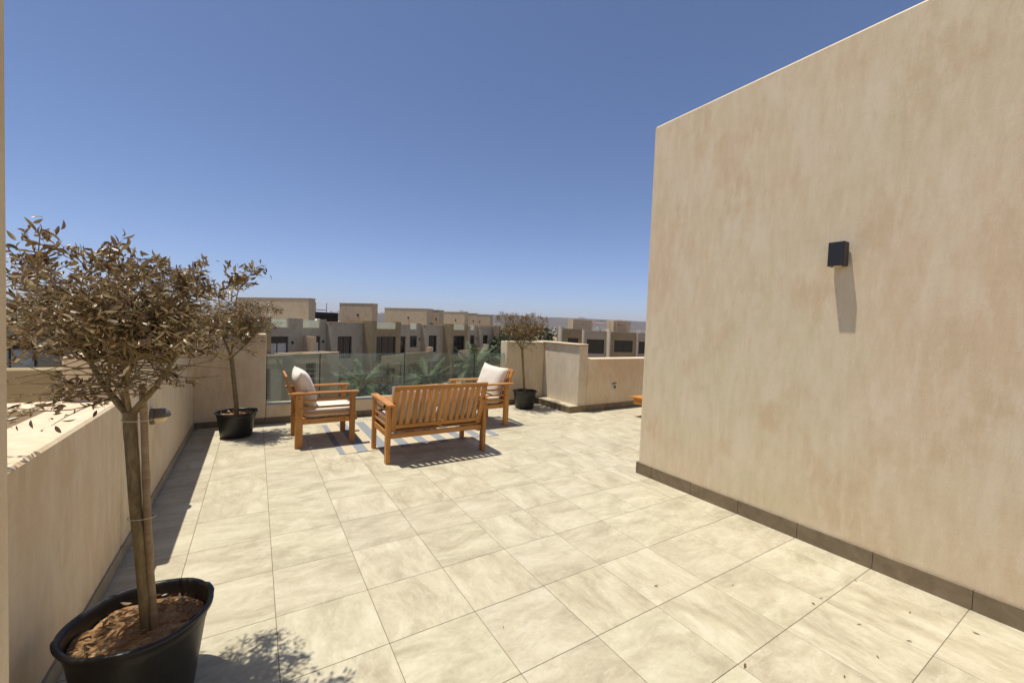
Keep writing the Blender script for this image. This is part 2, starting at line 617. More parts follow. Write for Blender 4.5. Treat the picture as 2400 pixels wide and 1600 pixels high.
def ridge(name, rad, depth, profile, mat, a0, a1, n=150, jag=.12):
    """a range of hills: arc of real slopes; azimuth from +Y towards +X in degrees"""
    mb = MB()
    rows = []
    for k in range(n+1):
        a = R(a0+(a1-a0)*k/n)
        deg = a0+(a1-a0)*k/n
        h = profile(deg)
        rows.append((a, h, deg))
    sec = [(-1.0, 0.0), (-.55, .30), (-.28, .62), (-.1, .95), (0, 1.0), (.4, .97), (1.0, 0.0)]
    for a, h, deg in rows:
        for j, (dr, hh) in enumerate(sec):
            jit = noise.noise(Vector((deg*.8, j*3.7, rad*.001)))*jag*(1 if 0 < j < 6 else 0)
            rr = rad+depth*dr+depth*.25*noise.noise(Vector((deg*.35, j*1.3, 5)))
            mb.v.append((rr*math.sin(a), rr*math.cos(a), GZ-1+(h+1)*max(0, hh+jit*(hh > .05)*(1-hh)*2)))
    m_ = len(sec)
    for k in range(n):
        for j in range(m_-1):
            mb.f.append((k*m_+j, k*m_+j+1, (k+1)*m_+j+1, (k+1)*m_+j))
            mb.t.append(0.0)
    return struct(mb.build(name, mat, smooth=False))
def nz(d, s, o):
    return noise.fractal(Vector((d*s, o, 0)), 1.0, 2.0, 5)
ridge('mesa_hills', 4200, 700, lambda d: 117+10*nz(d, .12, 1)-.9*max(0, d-34)+(0 if d > 24 else -3.2*(24-d) if d > 4 else -64), M['hill'], -60, 130, 190)
ridge('peak_hills', 9500, 900, lambda d: max(60, 210+190*nz(d, .42, 9)), M['peak'], 8, 70, 320, .3)

# far town: too small and far to count
mb = MB()
rt = random.Random(3)
for k in range(420):
    a = R(rt.uniform(14, 62))
    d = rt.uniform(420, 1900)
    w, dd, h = rt.uniform(6, 16), rt.uniform(6, 16), rt.uniform(4, 8.5)
    mt = Matrix.Translation((d*math.sin(a), d*math.cos(a), GZ)) @ Matrix.Rotation(rt.uniform(0, 3), 4, 'Z')
    mb.box((-w/2, -dd/2, 0), (w/2, dd/2, h), 0, mt)
    if rt.random() < .5:
        mb.box((-w/4, -dd/4, h), (w/5, dd/5, h+2.4), 0, mt)
stuff(tag(mb.build('distant_town', M['town_white']), 'scatter of tiny pale houses below the mesa hills', 'town'))
mb = MB()
for k in range(900):
    a = R(rt.uniform(14, 62))
    d = rt.uniform(300, 1500)
    s = rt.uniform(1.2, 3.2)
    c = Vector((d*math.sin(a), d*math.cos(a), GZ+s*.9))
    for q in range(10):
        dv = Vector((rt.uniform(-1, 1), rt.uniform(-1, 1), rt.uniform(-.7, 1)))*s
        e1 = Vector((rt.uniform(-1, 1), rt.uniform(-1, 1), rt.uniform(-1, 1))).normalized()*s*.6
        e2_ = Vector((rt.uniform(-1, 1), rt.uniform(-1, 1), rt.uniform(-1, 1))).normalized()*s*.6
        mb.quad(c+dv, c+dv+e1, c+dv+e1+e2_, c+dv+e2_, tint=rt.random())
stuff(tag(mb.build('distant_trees', M['shrub'], tint=True), 'dark green tree cover scattered among the far town', 'trees'))

# ================================================================== OPPOSITE TERRACE ROW
OX, OY = 7.24, 38.768
RZ = math.atan2(.559, .829)
E2 = Vector((.829, .559, 0))

def panel(mb, x0, x1, y, z0, z1, ops, t=.28):
    """wall sheet facing -y with real openings and reveals"""
    xs = sorted({x0, x1, *[o[0] for o in ops], *[o[1] for o in ops]})
    zs = sorted({z0, z1, *[o[2] for o in ops], *[o[3] for o in ops]})
    for i in range(len(xs)-1):
        for j in range(len(zs)-1):
            cx, cz = (xs[i]+xs[i+1])/2, (zs[j]+zs[j+1])/2
            if any(o[0] < cx < o[1] and o[2] < cz < o[3] for o in ops):
                continue
            a, b, c, d = xs[i], xs[i+1], zs[j], zs[j+1]
            mb.quad((a, y, c), (b, y, c), (b, y, d), (a, y, d))
            mb.quad((a, y+t, d), (b, y+t, d), (b, y+t, c), (a, y+t, c))
    for a, b, c, d in ops:
        mb.quad((a, y, c), (a, y, d), (a, y+t, d), (a, y+t, c))
        mb.quad((b, y, d), (b, y, c), (b, y+t, c), (b, y+t, d))
        mb.quad((a, y, d), (b, y, d), (b, y+t, d), (a, y+t, d))
        mb.quad((b, y, c), (a, y, c), (a, y+t, c), (b, y+t, c))
    mb.quad((x0, y, z1), (x1, y, z1), (x1, y+t, z1), (x0, y+t, z1))
    mb.quad((x0, y+t, z0), (x0, y, z0), (x0, y, z1), (x0, y+t, z1))
    mb.quad((x1, y, z0), (x1, y+t, z0), (x1, y+t, z1), (x1, y, z1))

def section(root, x0, x1, y, yb, top, ops, mat, name='wall', deck=0.0):
    mb = MB()
    panel(mb, x0, x1, y, GZ, top, ops)
    t = .28
    # side returns, parapet inner edges, deck and back
    for sx, s in ((x0, 1), (x1, -1)):
        mb.box((sx, y+t, GZ), (sx+s*.25, yb, top))
    mb.box((x0+.25, yb-.25, GZ), (x1-.25, yb, top))
    mb.box((x0+.25, y+t, deck-.15), (x1-.25, yb-.25, deck))
    if deck > -1:
        mb.box((x0+.25, y+t, -3.0), (x1-.25, yb-.25, -2.75))
    return mb.build(name, mat, root)

def window(root, x0, x1, z0, z1, y, pane='pane_dark', bars=1, box=0.0):
    d = .15
    f = MB()
    b = .07
    f.box((x0, y+d, z0), (x0+b, y+d+.07, z1))
    f.box((x1-b, y+d, z0), (x1, y+d+.07, z1))
    f.box((x0+b, y+d, z1-b), (x1-b, y+d+.07, z1))
    f.box((x0+b, y+d, z0), (x1-b, y+d+.07, z0+b))
    for k in range(bars):
        xm = x0+(x1-x0)*(k+1)/(bars+1)
        f.box((xm-.035, y+d, z0+b), (xm+.035, y+d+.07, z1-b))
    if box > 0:
        f.box((x0+b, y+d-.03, z1-b-box), (x1-b, y+d+.06, z1-b))
    w = f.build('window', M['dark_frame'], root)
    p = MB().box((x0+b*.5, y+d+.03, z0+b*.5), (x1-b*.5, y+d+.045, z1-b*.5)).build('pane', M[pane], w)
    return w

def wall_spot(root, x, y, z):
    MB().box((x-.06, y-.12, z-.12), (x+.06, y, z+.12)).build('wall_light', M['lamp_black'], root)

def balustrade(root, x0, x1, y, z0, z1):
    b = boxo('balustrade_pane', (x0+.02, y+.1, z0), (x1-.02, y+.115, z1), M['house_glass'], root)
    return b

def house(k, label, wing=False, roofs=(), variant=0, olive_top=1.5):
    oe = 7.80 if variant == 0 else 8.40
    px, py = OX+E2.x*(-1.46+14.66*k), OY+E2.y*(-1.46+14.66*k)
    root = thing('terrace_house', label, 'house', (px, py, 0), RZ, 'houses of the opposite terrace row')
    # middle bay
    ops = [(.65, 3.65, -2.55, -.09), (.7, 3.6, -5.9, -3.5)]
    if variant == 1:
        ops[0] = (.72, 2.52, -2.25, -.09)
    section(root, 0, 3.96, -.65, 8, 1.22, ops, M['house_shaded'])
    boxo('coping', (-.03, -.69, 1.22), (3.96, -.30, 1.28), M['house_sand'], root)
    for i, (a, b, c, d) in enumerate(ops):
        window(root, a, b, c, d, -.65, 'pane_dark', 1 if variant else 2)
    # olive bay
    oo = [(4.62, oe-.78, -2.57, -.09), (4.62, oe-.78, -5.9, -3.5)]
    mb = MB()
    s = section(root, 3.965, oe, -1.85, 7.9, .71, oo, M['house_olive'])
    for a, b in ((3.965, 4.62), (oe-.78, oe)):
        boxo('pier', (a, -1.85, .712), (b, -1.45, olive_top), M['house_olive'], root)
    boxo('pier', (3.966, -1.449, .712), (4.25, 1.5, olive_top-.004), M['house_olive'], root)
    balustrade(root, 4.62, oe-.78, -1.85, .72, 1.40)
    for a, b, c, d in oo:
        window(root, a, b, c, d, -1.85, 'pane_dark', 2)
    boxo('balcony', (4.3, -3.0, -3.0), (8.0, -1.852, -2.78), M['house_sand'], root)
    boxo('balcony_wall', (4.3, -3.0, -2.778), (8.0, -2.85, -2.0), M['house_sand'], root)
    # recessed bay
    if variant == 0:
        ro = [(8.85, 10.69, -2.2, -.09), (12.73, 13.97, -1.57, -.09), (9.2, 11.0, -5.9, -3.5), (12.3, 13.8, -5.2, -3.6)]
        bx = .5
    else:
        ro = [(10.58, 11.59, -2.15, -.18), (12.40, 13.83, -1.54, -.15), (9.2, 11.0, -5.9, -3.5), (12.3, 13.8, -5.2, -3.6)]
        bx = .35
    section(root, oe+.005, 14.63, 0, 7.95, .68, ro, M['house_shaded'])
    for i, (a, b, c, d) in enumerate(ro):
        window(root, a, b, c, d, 0, 'pane_curtain' if (i < 2 and variant == 0) else 'pane_dark', 1 if b-a > 1.3 else 0, bx if i < 2 else 0)
    if variant == 0:
        boxo('pier', (10.67, 0, .682), (12.08, .4, 1.47), M['house_shaded'], root)
        boxo('pier', (13.87, 0, .682), (14.62, .4, 1.475), M['house_shaded'], root)
        balustrade(root, 12.1, 13.85, 0, .69, 1.35)
        balustrade(root, 8.6, 10.6, 0, .69, 1.35)
        boxo('privacy_wall', (12.15, -1.25, -2.75), (12.45, -.004, -.07), M['house_sand'], root)
    else:
        boxo('pier', (8.41, 0, .682), (12.38, .4, 1.23), M['house_shaded'], root)
        boxo('pier', (13.7, 0, .682), (14.62, .4, 1.42), M['house_shaded'], root)
        balustrade(root, 12.4, 13.68, 0, .69, 1.42)
        boxo('balcony_wall', (9.3, -2.0, -2.9), (14.2, -1.8, -2.0), M['house_olive'], root)
        boxo('balcony', (9.3, -1.798, -3.0), (14.2, -.004, -2.8), M['house_sand'], root)
        boxo('pier', (13.6, -2.1, -2.0), (14.3, -1.6, -1.45), M['house_sand'], root)
    wall_spot(root, 11.05, 0, -.62)
    wall_spot(root, 14.25, 0, -.6)
    for (a, b, y0, ln, top) in roofs:
        boxo('roof_wall', (a, y0, .005), (b, y0+ln, top), M['house_sand'], root, .02)
        boxo('coping', (a-.03, y0-.03, top+.001), (b+.03, y0+ln+.03, top+.05), M['house_shaded'], root)
        wall_spot_side(root, a, y0+ln*.42, 2.1)
    if wing:
        wo_ = [(6.4, 7.4, -4.6, -2.6), (10.4, 11.4, -4.4, -2.4)]
        section(root, 4.0, 12.44, -4.0, -.002 if False else -1.86, -1.30, [(9.2, 10.1, -3.9, -2.0), (5.2, 6.3, -4.4, -2.2)], M['house_sand'], 'garden_wing', -1.75)
        boxo('coping', (3.97, -4.03, -1.299), (12.47, -3.7, -1.24), M['house_sand'], root)
        window(root, 9.2, 10.1, -3.9, -2.0, -4.0)
        window(root, 5.2, 6.3, -4.4, -2.2, -4.0)
    return root
def wall_spot_side(root, x, y, z):
    MB().box((x-.14, y-.06, z-.12), (x, y+.06, z+.12)).build('wall_light', M['lamp_black'], root)

house(-2, 'shaded plaster terrace house behind the branches of the largest dry tree')
house(-1, 'terrace house with pale curtained windows and the longest roof wall', True, [(13.96-.06, 15.1-.48, 1.5, 10.7, 3.36)], 0)
house(0, 'terrace house with wide dark balcony opening next to the black roof screen', False, [(7.53, 8.38, 1.5, 5.0, 3.40)], 1)
house(1, 'terrace house with two stepped roof walls above a palm crown', False, [(3.13, 4.5, 1.5, 7.3, 3.38), (6.05, 7.25, 1.52, 1.1, 3.35), (13.1, 14.2, 1.5, 3.9, 3.38)], 1)
house(2, 'end house of the row, half hidden by the dry tree at the pillar wall', False, [(2.4, 2.6, 1.5, 1.6, 3.35), (7.2, 8.3, 1.5, 5, 3.3)], 1)

# black screened roof structure behind the row
def rowpt(u, back):
    return (OX+E2.x*u-.559*back, OY+E2.y*u+.829*back)
x, y = rowpt(1.55, 6)
t = thing('roof_screen', 'black mesh screen with two thin masts on the roof of the row', 'screen', (x, y, 0), RZ)
boxo('screen_panel', (-.2, 0, .0), (3.9, .2, 2.25), M['scaffold'], t)
for zz in (.9, 1.5, 2.0):
    boxo('rail', (-.25, -.06, zz), (3.95, -.002, zz+.06), M['dark_frame'], t)
for xx in (.9, 2.35):
    MB().tube([(xx, .1, 2.25), (xx, .1, 3.3)], .035, 6).build('mast', M['lamp_grey'], t)
boxo('rail', (.9, .06, 2.45), (2.35, .12, 2.52), M['dark_frame'], t)
x, y = rowpt(-.2, 3.0)
tk = thing('roof_dome', 'small white rounded skylight on a house roof', 'skylight', (x, y, 0), RZ)
MB().lathe([(.95, 0), (.95, 1.05), (.9, 1.25), (.7, 1.42), (.35, 1.5), (.01, 1.52)], 20).build('dome', M['white_plastic'], tk, smooth=True)

# ------------------------------------------------------------------ right-hand far building
O3 = (49.704, 47.644)
RZ3 = math.atan2(-.375, .927)
t = thing('flat_roofed_block', 'flat roofed apartment block with roof sails beyond the low wall', 'building', (*O3, 0), RZ3)
secs = [(-6.2, -2.3, .25, 1.40, [(-5.06, -3.19, -2.2, -.1)]),
        (-2.4, 1.85, -.15, 1.2, [(-1.82, 1.32, -2.6, -.2)]),
        (1.9, 7.0, -.9, 1.15, [(2.79, 6.16, -2.2, -.2)]),
        (7.0, 13.0, -.6, 1.05, [(7.4, 9.8, -2.4, -.3)])]
for i, (a, b, y, top, ops) in enumerate(secs):
    lower = [(o[0], o[1], -5.6, -3.6) for o in ops]
    section(t, a, b-.01, y, 3.0 if i == 0 else 9+.02*i, top, ops+lower, M['house_shaded'] if i % 2 else M['house_olive'])
    for o in ops+lower:
        window(t, *o, y, 'pane_dark', 1)
    boxo('coping', (a-.03, y-.04, top+.001), (b-.02, y+.3, top+.06), M['house_sand'], t)
for a, y, top in ((-6.2, .25, 1.5), (-2.4, -.15, 1.35), (1.9, -.9, 1.7), (7.0, -.6, 1.2)):
    boxo('lit_edge_fin', (a-.24, y-.5, GZ), (a-.012, y+1.2, top), M['plaster_pale'], t)  # pale fins added so their sunlit sides draw bright strips at the section edges
for i, (a, b, y) in enumerate(((-3.5, -.05, 2.5), (4.05, 7.3, 2.6))):
    boxo('roof_room', (a, y, .005), (b, y+3, 3.15+.05*i), M['house_sand'], t, .02)
for i, (xx, yy, zz) in enumerate(((2.2, .2, 2.9), (1.0, 5, 2.8), (3.6, .2, 2.8), (5.6, -.4, 2.4))):
    MB().tube([(xx, yy, .01), (xx, yy, zz)], .05, 6).build('sail_post', M['house_sand'], t)
for pts in (((2.2, .2, 2.85), (-.05, 2.5, 2.7), (-.05, 4.6, 2.9)), ((3.6, .2, 2.75), (5.6, -.4, 2.35), (4.6, 2.6, 2.6))):
    s = MB()
    a, b, c = [Vector(p) for p in pts]
    n_ = 6
    for i in range(n_):
        for j in range(n_-i):
            def P(i, j):
                w1, w2 = i/n_, j/n_
                w0 = 1-w1-w2
                return a*w0+b*w1+c*w2-Vector((0, 0, 1.2*(w0*w1+w1*w2+w0*w2)*.5))
            s.quad(P(i, j), P(i+1, j), P(i, j+1))
            if i+j < n_-1:
                s.quad(P(i+1, j), P(i+1, j+1), P(i, j+1))
    s.build('shade_sail', M['sail'], t, smooth=True)

# ------------------------------------------------------------------ palms in the garden
def frond_mesh(seed, droop):
    rr = random.Random(seed)
    mb = MB()
    L = 2.7
    n_ = 20
    pts = []
    for k in range(n_+1):
        s = k/n_
        pts.append(Vector((L*s*(1-.18*droop*s), 0, 0.55*L*s*(1-droop)-.75*L*droop*s*s)))
    mb.tube(pts, [.035*(1-.85*k/n_) for k in range(n_+1)], 4)
    for k in range(3, n_+1):
        s = k/n_
        ll = .62*math.sin(PI*(.12+.8*s))**.7
        d = (pts[k]-pts[k-1]).normalized()
        up = Vector((0, 1, 0)).cross(d)*-1
        for sd in (-1, 1):
            for q in range(2):
                tip = pts[k]+(Vector((0, sd, 0))*.8+d*.55+Vector((0, 0, rr.uniform(-.35, .15))))*ll
                w = d*.03
                b0 = pts[k]-d*q*.06
                mid = (b0+tip)/2+Vector((0, 0, .05))
                tn = rr.random()
                mb.quad(b0-w, b0+w, mid+w*1.3, mid-w*1.3, tint=tn)
                mb.quad(mid-w*1.3, mid+w*1.3, tip, tint=tn)
    return mb.mesh('frond', M['palm'], tint=True)
FR = [frond_mesh(i, d) for i, d in enumerate((-.05, .2, .45, .7, .95))]
def palm(x, y, top, label, seed, sc=1.0):
    rr = random.Random(seed)
    t = thing('palm_tree', label, 'palm', (x, y, GZ), 0, 'palms in the garden below')
    h = top-GZ
    tr = MB()
    n_ = 14
    tr.tube([(.12*math.sin(k*.5), .08*math.cos(k*.4), h*k/n_) for k in range(n_+1)],
            [.24*(1.15 if k % 2 else 1.0)*(1-.25*k/n_) for k in range(n_+1)], 10)
    tr.build('trunk', M['palm_bark'], t)
    for k in range(30):
        lev = (k % 5)
        o = link('frond', FR[lev], t, (0.12*math.sin(n_*.5), .08*math.cos(n_*.4), h-.05-.04*lev))
        o.rotation_euler = (rr.uniform(-.15, .15), rr.uniform(-.12, .12)-.15*(lev == 0), 2*PI*k/30*7.3+rr.uniform(-.25, .25))
        s = sc*rr.uniform(.85, 1.1)
        o.scale = (s, s, s)
palm(5.6, 20.4, -2.05, 'palm seen through the glass between the parapet corner armchair and loveseat', 1, .66)
palm(9.1, 19.6, -1.95, 'palm seen through the glass behind the wooden loveseat', 2, .62)
palm(13.3, 21.6, -1.25, 'palm whose crown tops the glass balustrade beneath the stepped roof walls', 3, .68)
palm(16.0, 20.8, -1.35, 'palm half hidden behind the pillar wall ending the glass', 4, .66)

def shrub(x, y, r, h, label, seed):
    rr = random.Random(seed)
    mb = MB()
    for k in range(900):
        th, ph = rr.uniform(0, 2*PI), math.acos(rr.uniform(-.6, 1))
        q = rr.uniform(.55, 1)**.5*(1+.25*noise.noise(Vector((th, ph*2, seed))))
        c = Vector((r*q*math.sin(ph)*math.cos(th), r*q*math.sin(ph)*math.sin(th), h*.5+h*.5*q*math.cos(ph)))
        e = [Vector((rr.uniform(-1, 1), rr.uniform(-1, 1), rr.uniform(-1, 1))).normalized()*.14*max(r, 1) for _ in range(2)]
        mb.quad(c, c+e[0], c+e[0]+e[1], c+e[1], tint=rr.random())
    t = thing('shrub', label, 'shrub', (x, y, GZ), 0, 'garden shrubs below the terrace')
    mb.build('foliage', M['shrub'], t, tint=True)
    MB().tube([(0, 0, 0), (.05, .02, h*.5)], [.08, .05], 6).build('stem', M['palm_bark'], t)
shrub(4.0, 24.0, 1.3, 2.0, 'round green shrub beneath the wing with the low coping', 11)
shrub(8.0, 26.5, 1.5, 2.4, 'dense green shrub at the foot of the curtained house', 12)
shrub(13.5, 29.5, 1.6, 2.6, 'green shrub at the foot of the wide dark opening', 13)
shrub(19.5, 32.5, 1.7, 2.8, 'green shrub below the stepped roof walls', 14)
shrub(40.2, 52.0, 3.4, 7.8, 'tall dark tree-like shrub beside the flat roofed block', 15)
shrub(36.5, 55.0, 3.0, 6.9, 'tall green shrub behind the crown of the pillar wall tree', 16)

# ================================================================== OUR TERRACE
t = thing('apartment_block', 'plaster apartment block carrying the tiled roof terrace', 'building', (0, 0, GZ))
boxo('wall', (-.585, -9.0, 0), (8.2, 2.85, -GZ-.12), M['plaster'], t)
t = thing('neighbour_block', 'adjoining plaster block beyond the parapet with cross walls of its own', 'building', (0, 0, GZ))
boxo('wall', (-9.0, -9.0, 0), (-.59, 3.1, -GZ-.002), M['plaster_pale'], t)
boxo('parapet', (-9.0, 2.85, -GZ), (-.595, 3.1, -GZ+.80), M['house_olive'], t, .012)
boxo('parapet', (-9.0, -.785, -GZ), (-.59, -.55, -GZ+.955), M['plaster'], t, .012)

# floor
floor = struct(boxo('terrace_floor', (-.33, -6.0, -.119), (8.1, 2.60, -.0035), M['grout']))
TX, TY = .45, .4484
JG = .0028
tile_cache = {}
def tile(x0, x1, y0, y1):
    key = (round(x1-x0, 4), round(y1-y0, 4))
    if key not in tile_cache:
        w, h = key
        tile_cache[key] = MB().box((-w/2, -h/2, -.012), (w/2, h/2, 0), .0012).mesh('tile', M['tile'])
    o = link('tile', tile_cache[key], floor, ((x0+x1)/2, (y0+y1)/2, random.uniform(-.0005, .0003)))
for i in range(-1, 18):
    for j in range(-6, 10):
        x0, x1 = i*TX+JG/2, (i+1)*TX-JG/2
        y1, y0 = -j*TY-JG/2, -(j+1)*TY+JG/2
        x0 = max(x0, -.332)
        y1 = min(y1, 2.59)
        if x0 > 3.82 and y1 < -1.2:
            continue
        if x0 > 5.55 and y0 > 1.6:
            continue
        if x1-x0 < .02 or y1-y0 < .02:
            continue
        tile(x0, x1, y0, y1)

def skirting(parent, p0, p1, h, th, nrm, step=.45, start=0.0, name='skirting_tile', mat='skirt'):
    """row of skirting tiles from p0 to p1 standing proud by th along nrm"""
    p0, p1 = Vector(p0), Vector(p1)
    L = (p1-p0).length
    d = (p1-p0).normalized()
    nrm = Vector(nrm)
    a = start
    cuts = [0.0]
    while a < L:
        if a > .03:
            cuts.append(a)
        a += step
    cuts.append(L)
    for k in range(len(cuts)-1):
        s0, s1 = cuts[k]+.0012, cuts[k+1]-.0012
        if s1-s0 < .01:
            continue
        q0, q1 = p0+d*s0, p0+d*s1+nrm*(th+random.uniform(-.0008, .0008))
        lo = [min(q0[i], q1[i]) for i in range(2)]+[0.0006]
        hi = [max(q0[i], q1[i]) for i in range(2)]+[h+random.uniform(-.001, .001)]
        MB().box(lo, hi, .0015).build(name, M[mat], parent)

# left parapet: low run, raised run
XL = -.335
t = thing('parapet_wall', 'low plaster parapet behind the staked potted tree, sunlit on top', 'wall', (XL, -2.0, 0))
def rel(parent, a, b, mat, name, ch=0.0):
    l = parent.location
    return boxo(name, [a[i]-l[i] for i in range(3)], [b[i]-l[i] for i in range(3)], mat, parent, ch)
rel(t, (-.585, -6.0, 0), (XL, -.802, .982), M['plaster'], 'wall', .012)
t2 = thing('parapet_wall', 'raised plaster parapet carrying the round bulkhead lamp', 'wall', (0, 0, 0))
boxo('wall', (-.588, -.80, 0), (XL+.002, 2.60, 1.250), M['plaster'], t2, .012)
skirting(t2, (XL+.0025, -.80, 0), (XL+.0025, 2.588, 0), .085, .011, (1, 0, 0), .45, .40, mat='skirt_pale')
sk = thing('skirting', 'run of skirting tiles along the low parapet', 'skirting', (0, 0, 0))
skirting(sk, (XL+.0005, -5.0, 0), (XL+.0005, -.805, 0), .085, .012, (1, 0, 0), .45, .2, mat='skirt_pale')

# far wall: left pillar, kerb below the glass, right pillar
YF = 2.60
t = thing('end_wall', 'plaster wall panel between the raised parapet and the glass', 'wall', (0, 0, 0))
boxo('wall', (-.588, YF+.002, 0), (.48, 2.85, 1.275), M['plaster'], t, .012)
skirting(t, (-.32, YF+.0015, 0), (.48, YF+.0015, 0), .088, .013, (0, -1, 0), .45, .32)
t = thing('glass_kerb', 'low plaster kerb under the glass balustrade', 'wall', (0, 0, 0))
boxo('wall', (.482, YF, 0), (4.438, 2.85, .272), M['plaster'], t, .008)
skirting(t, (.482, YF-.0005, 0), (4.438, YF-.0005, 0), .088, .013, (0, -1, 0), .45, .42)
t = thing('pillar_wall', 'plaster pillar wall at the end of the glass, behind a potted tree', 'wall', (0, 0, 0))
boxo('wall', (4.44, YF+.003, 0), (5.328, 2.85, 1.222), M['plaster'], t, .012)
skirting(t, (4.44, YF+.0025, 0), (5.12, YF+.0025, 0), .088, .013, (0, -1, 0), .45, .05)
# pier and low wall to the right
t = thing('pier_wall', 'stepped plaster pier with tiled ledge and overhanging cap', 'wall', (0, 0, 0))
boxo('wall', (5.33, 1.53, 0), (5.535, 2.85, 1.212), M['plaster_pale'], t, .012)
boxo('coping', (5.296, 1.531, 1.213), (5.536, 2.85, 1.238), M['plaster'], t, .006)
boxo('ledge_core', (5.13, 1.515, .0006), (5.329, 2.588, .106), M['skirt'], t)
for k in range(3):
    y0 = 1.506+k*.36
    boxo('ledge_tile', (5.118, y0, .107), (5.3285, min(y0+.358, 2.588), .119), M['tile'], t, .0015)
skirting(t, (5.1295, 1.5145, 0), (5.1295, 2.587, 0), .105, .011, (-1, 0, 0), .45, .3)
skirting(t, (5.118, 1.5145, 0), (5.534, 1.5145, 0), .105, .010, (0, -1, 0), .45, .43)
t = thing('parapet_wall', 'lower plaster parapet with the wall socket, under the flat roofed block', 'wall', (0, 0, 0))
boxo('wall', (5.5365, 1.532, 0), (8.19, 1.78, .972), M['plaster'], t, .012)
skirting(t, (5.5365, 1.531, 0), (8.19, 1.531, 0), .105, .026, (0, -1, 0), .45, .02)

# glass balustrade
gx = [.490, 1.177, 2.472, 3.777, 4.430]
t = thing('glass_balustrade', 'green tinted frameless glass balustrade at the terrace edge', 'balustrade', (.49, 2.66, .272))
for k in range(4):
    a, b = gx[k]+.004-.49, gx[k+1]-.004-.49
    p = boxo('glass_panel', (a, -.006, .016), (b, .006, .716), M['glass'], t, .001)
    boxo('polished_edge', (a, -.0058, .7165), (b, .0058, .7185), M['glass_edge'], p)
    if k:
        boxo('gasket', (gx[k]-.49-.0055, -.0085, .02), (gx[k]-.49+.0055, .0085, .716), M['rubber'], t)
boxo('base_channel', (0, -.028, .0005), (3.94, .028, .0155), M['alu'], t, .002)
boxo('end_gasket', (-.009, -.006, .016), (-.0005, .006, .7), M['rubber'], t)

# big building wall at the right
t = thing('stairwell_block', 'tall blank sand plaster wall block with dark skirting', 'building', (3.835, -1.165, 0))
rel(t, (3.835, -9.0, 0), (8.2, -1.165, 3.635), M['plaster'], 'wall', .02)
skl = []
skirting(t, (-.001, .0, 0), (-.001, -6.0, 0), .118, .012, (-1, 0, 0), .4484, .19)
skirting(t, (-.013, .001, 0), (3.0, .001, 0), .118, .012, (0, 1, 0), .4484, .3)

# sliver of wall end next to the camera
t = thing('doorway_wall', 'tan plaster wall end beside the staked potted tree', 'wall', (-.037, -3.0, 0))
boxo('wall', (-.33, -.9, 0), (0, 0, 2.75), M['plaster'], t, .008)

# ------------------------------------------------------------------ lamps, socket
t = thing('wall_lamp', 'anthracite box lamp shining down the tall wall', 'lamp', (3.834, -2.86, 2.10))
MB().box((-.092, -.047, -.083), (-.012, .047, .083), .003).build('housing', M['lamp_black'], t)
MB().box((-.0118, -.038, -.07), (0, .038, .07), .002).build('mount_plate', M['lamp_black'], t)
for s in (-1, 1):
    lens = MB().lathe([(.001, 0), (.024, 0), (.026, -.002*s), (.026, -.004*s)], 20)
    lens.build('lens', M['diffuser'] if s < 0 else M['white_plastic'], t, loc=(-.052, 0, s*.0845))
MB().lathe([(.001, 0), (.011, 0), (.011, .002), (.001, .002)], 12).build('bulb', M['white_plastic'], t, loc=(-.052, 0, -.0895))

t = thing('bulkhead_lamp', 'taupe bulkhead lamp with hood and cream diffuser on the parapet', 'lamp', (XL+.002, .0, .715))
hs = MB()
hs.lathe([(.001, 0), (.060, 0), (.062, .006), (.060, .026), (.054, .030), (.001, .030)], 28)
hs.build('base', M['lamp_grey'], t, smooth=False, rot=(0, PI/2, 0))
df = MB()
df.lathe([(.050, .030), (.050, .055), (.045, .080), (.030, .098), (.012, .105), (.001, .106)], 28)
df.build('diffuser', M['diffuser'], t, smooth=True, rot=(0, PI/2, 0))
hd = MB()
prof = [(.056, .028), (.057, .062), (.052, .090), (.036, .110), (.014, .118), (.001, .119)]
N_ = 20
idx = []
for (rr_, zz) in prof:
    for s in range(N_+1):
        an = -PI*.02+PI*1.04*s/N_
        hd.v.append((zz, rr_*math.cos(an), rr_*math.sin(an)))
for k in range(len(prof)-1):
    for s in range(N_):
        hd.f.append((k*(N_+1)+s, k*(N_+1)+s+1, (k+1)*(N_+1)+s+1, (k+1)*(N_+1)+s)); hd.t.append(0)
ho = hd.build('hood', M['lamp_grey'], t, smooth=True)
so = ho.modifiers.new('solid', 'SOLIDIFY'); so.thickness = .004; so.offset = 1

t = thing('wall_socket', 'small pale outdoor socket with dark cover on the low wall', 'socket', (6.235, 1.531, .42))
MB().box((-.055, -.012, -.05), (.055, 0, .05), .003).build('plate', M['white_plastic'], t)
MB().box((-.025, -.020, -.03), (.035, -.0125, .03), .003).build('cover', M['lamp_grey'], t)
MB().box((-.06, -.016, .062), (.06, 0, .074), .002).build('drip_edge', M['lamp_grey'], t)

# ------------------------------------------------------------------ wooden furniture
def bar(name, parent, p0, p1, w, h, mat='wood', ch=.003, up=(0, 0, 1)):
    """timber from p0 to p1 (grain along it); w across, h along up"""
    p0, p1 = Vector(p0), Vector(p1)
    d = p1-p0
    L = d.length
    x = d.normalized()
    z = Vector(up)
    z = (z-x*z.dot(x)).normalized()
    y = z.cross(x)
    o = MB().box((-L/2, -w/2, -h/2), (L/2, w/2, h/2), ch).build(name, M[mat], parent)
    mt = Matrix((x, y, z)).transposed().to_4x4()
    mt.translation = (p0+p1)/2
    o.matrix_local = mt
    return o

def bolts(parent, pts, side):
    for (x, y, z) in pts:
        MB().lathe([(.001, 0), (.0065, 0), (.0065, .0025), (.001, .0025)], 10).build(
            'bolt', M['bolt'], parent, loc=(x+side*.0006, y, z), rot=(0, side*PI/2, 0))

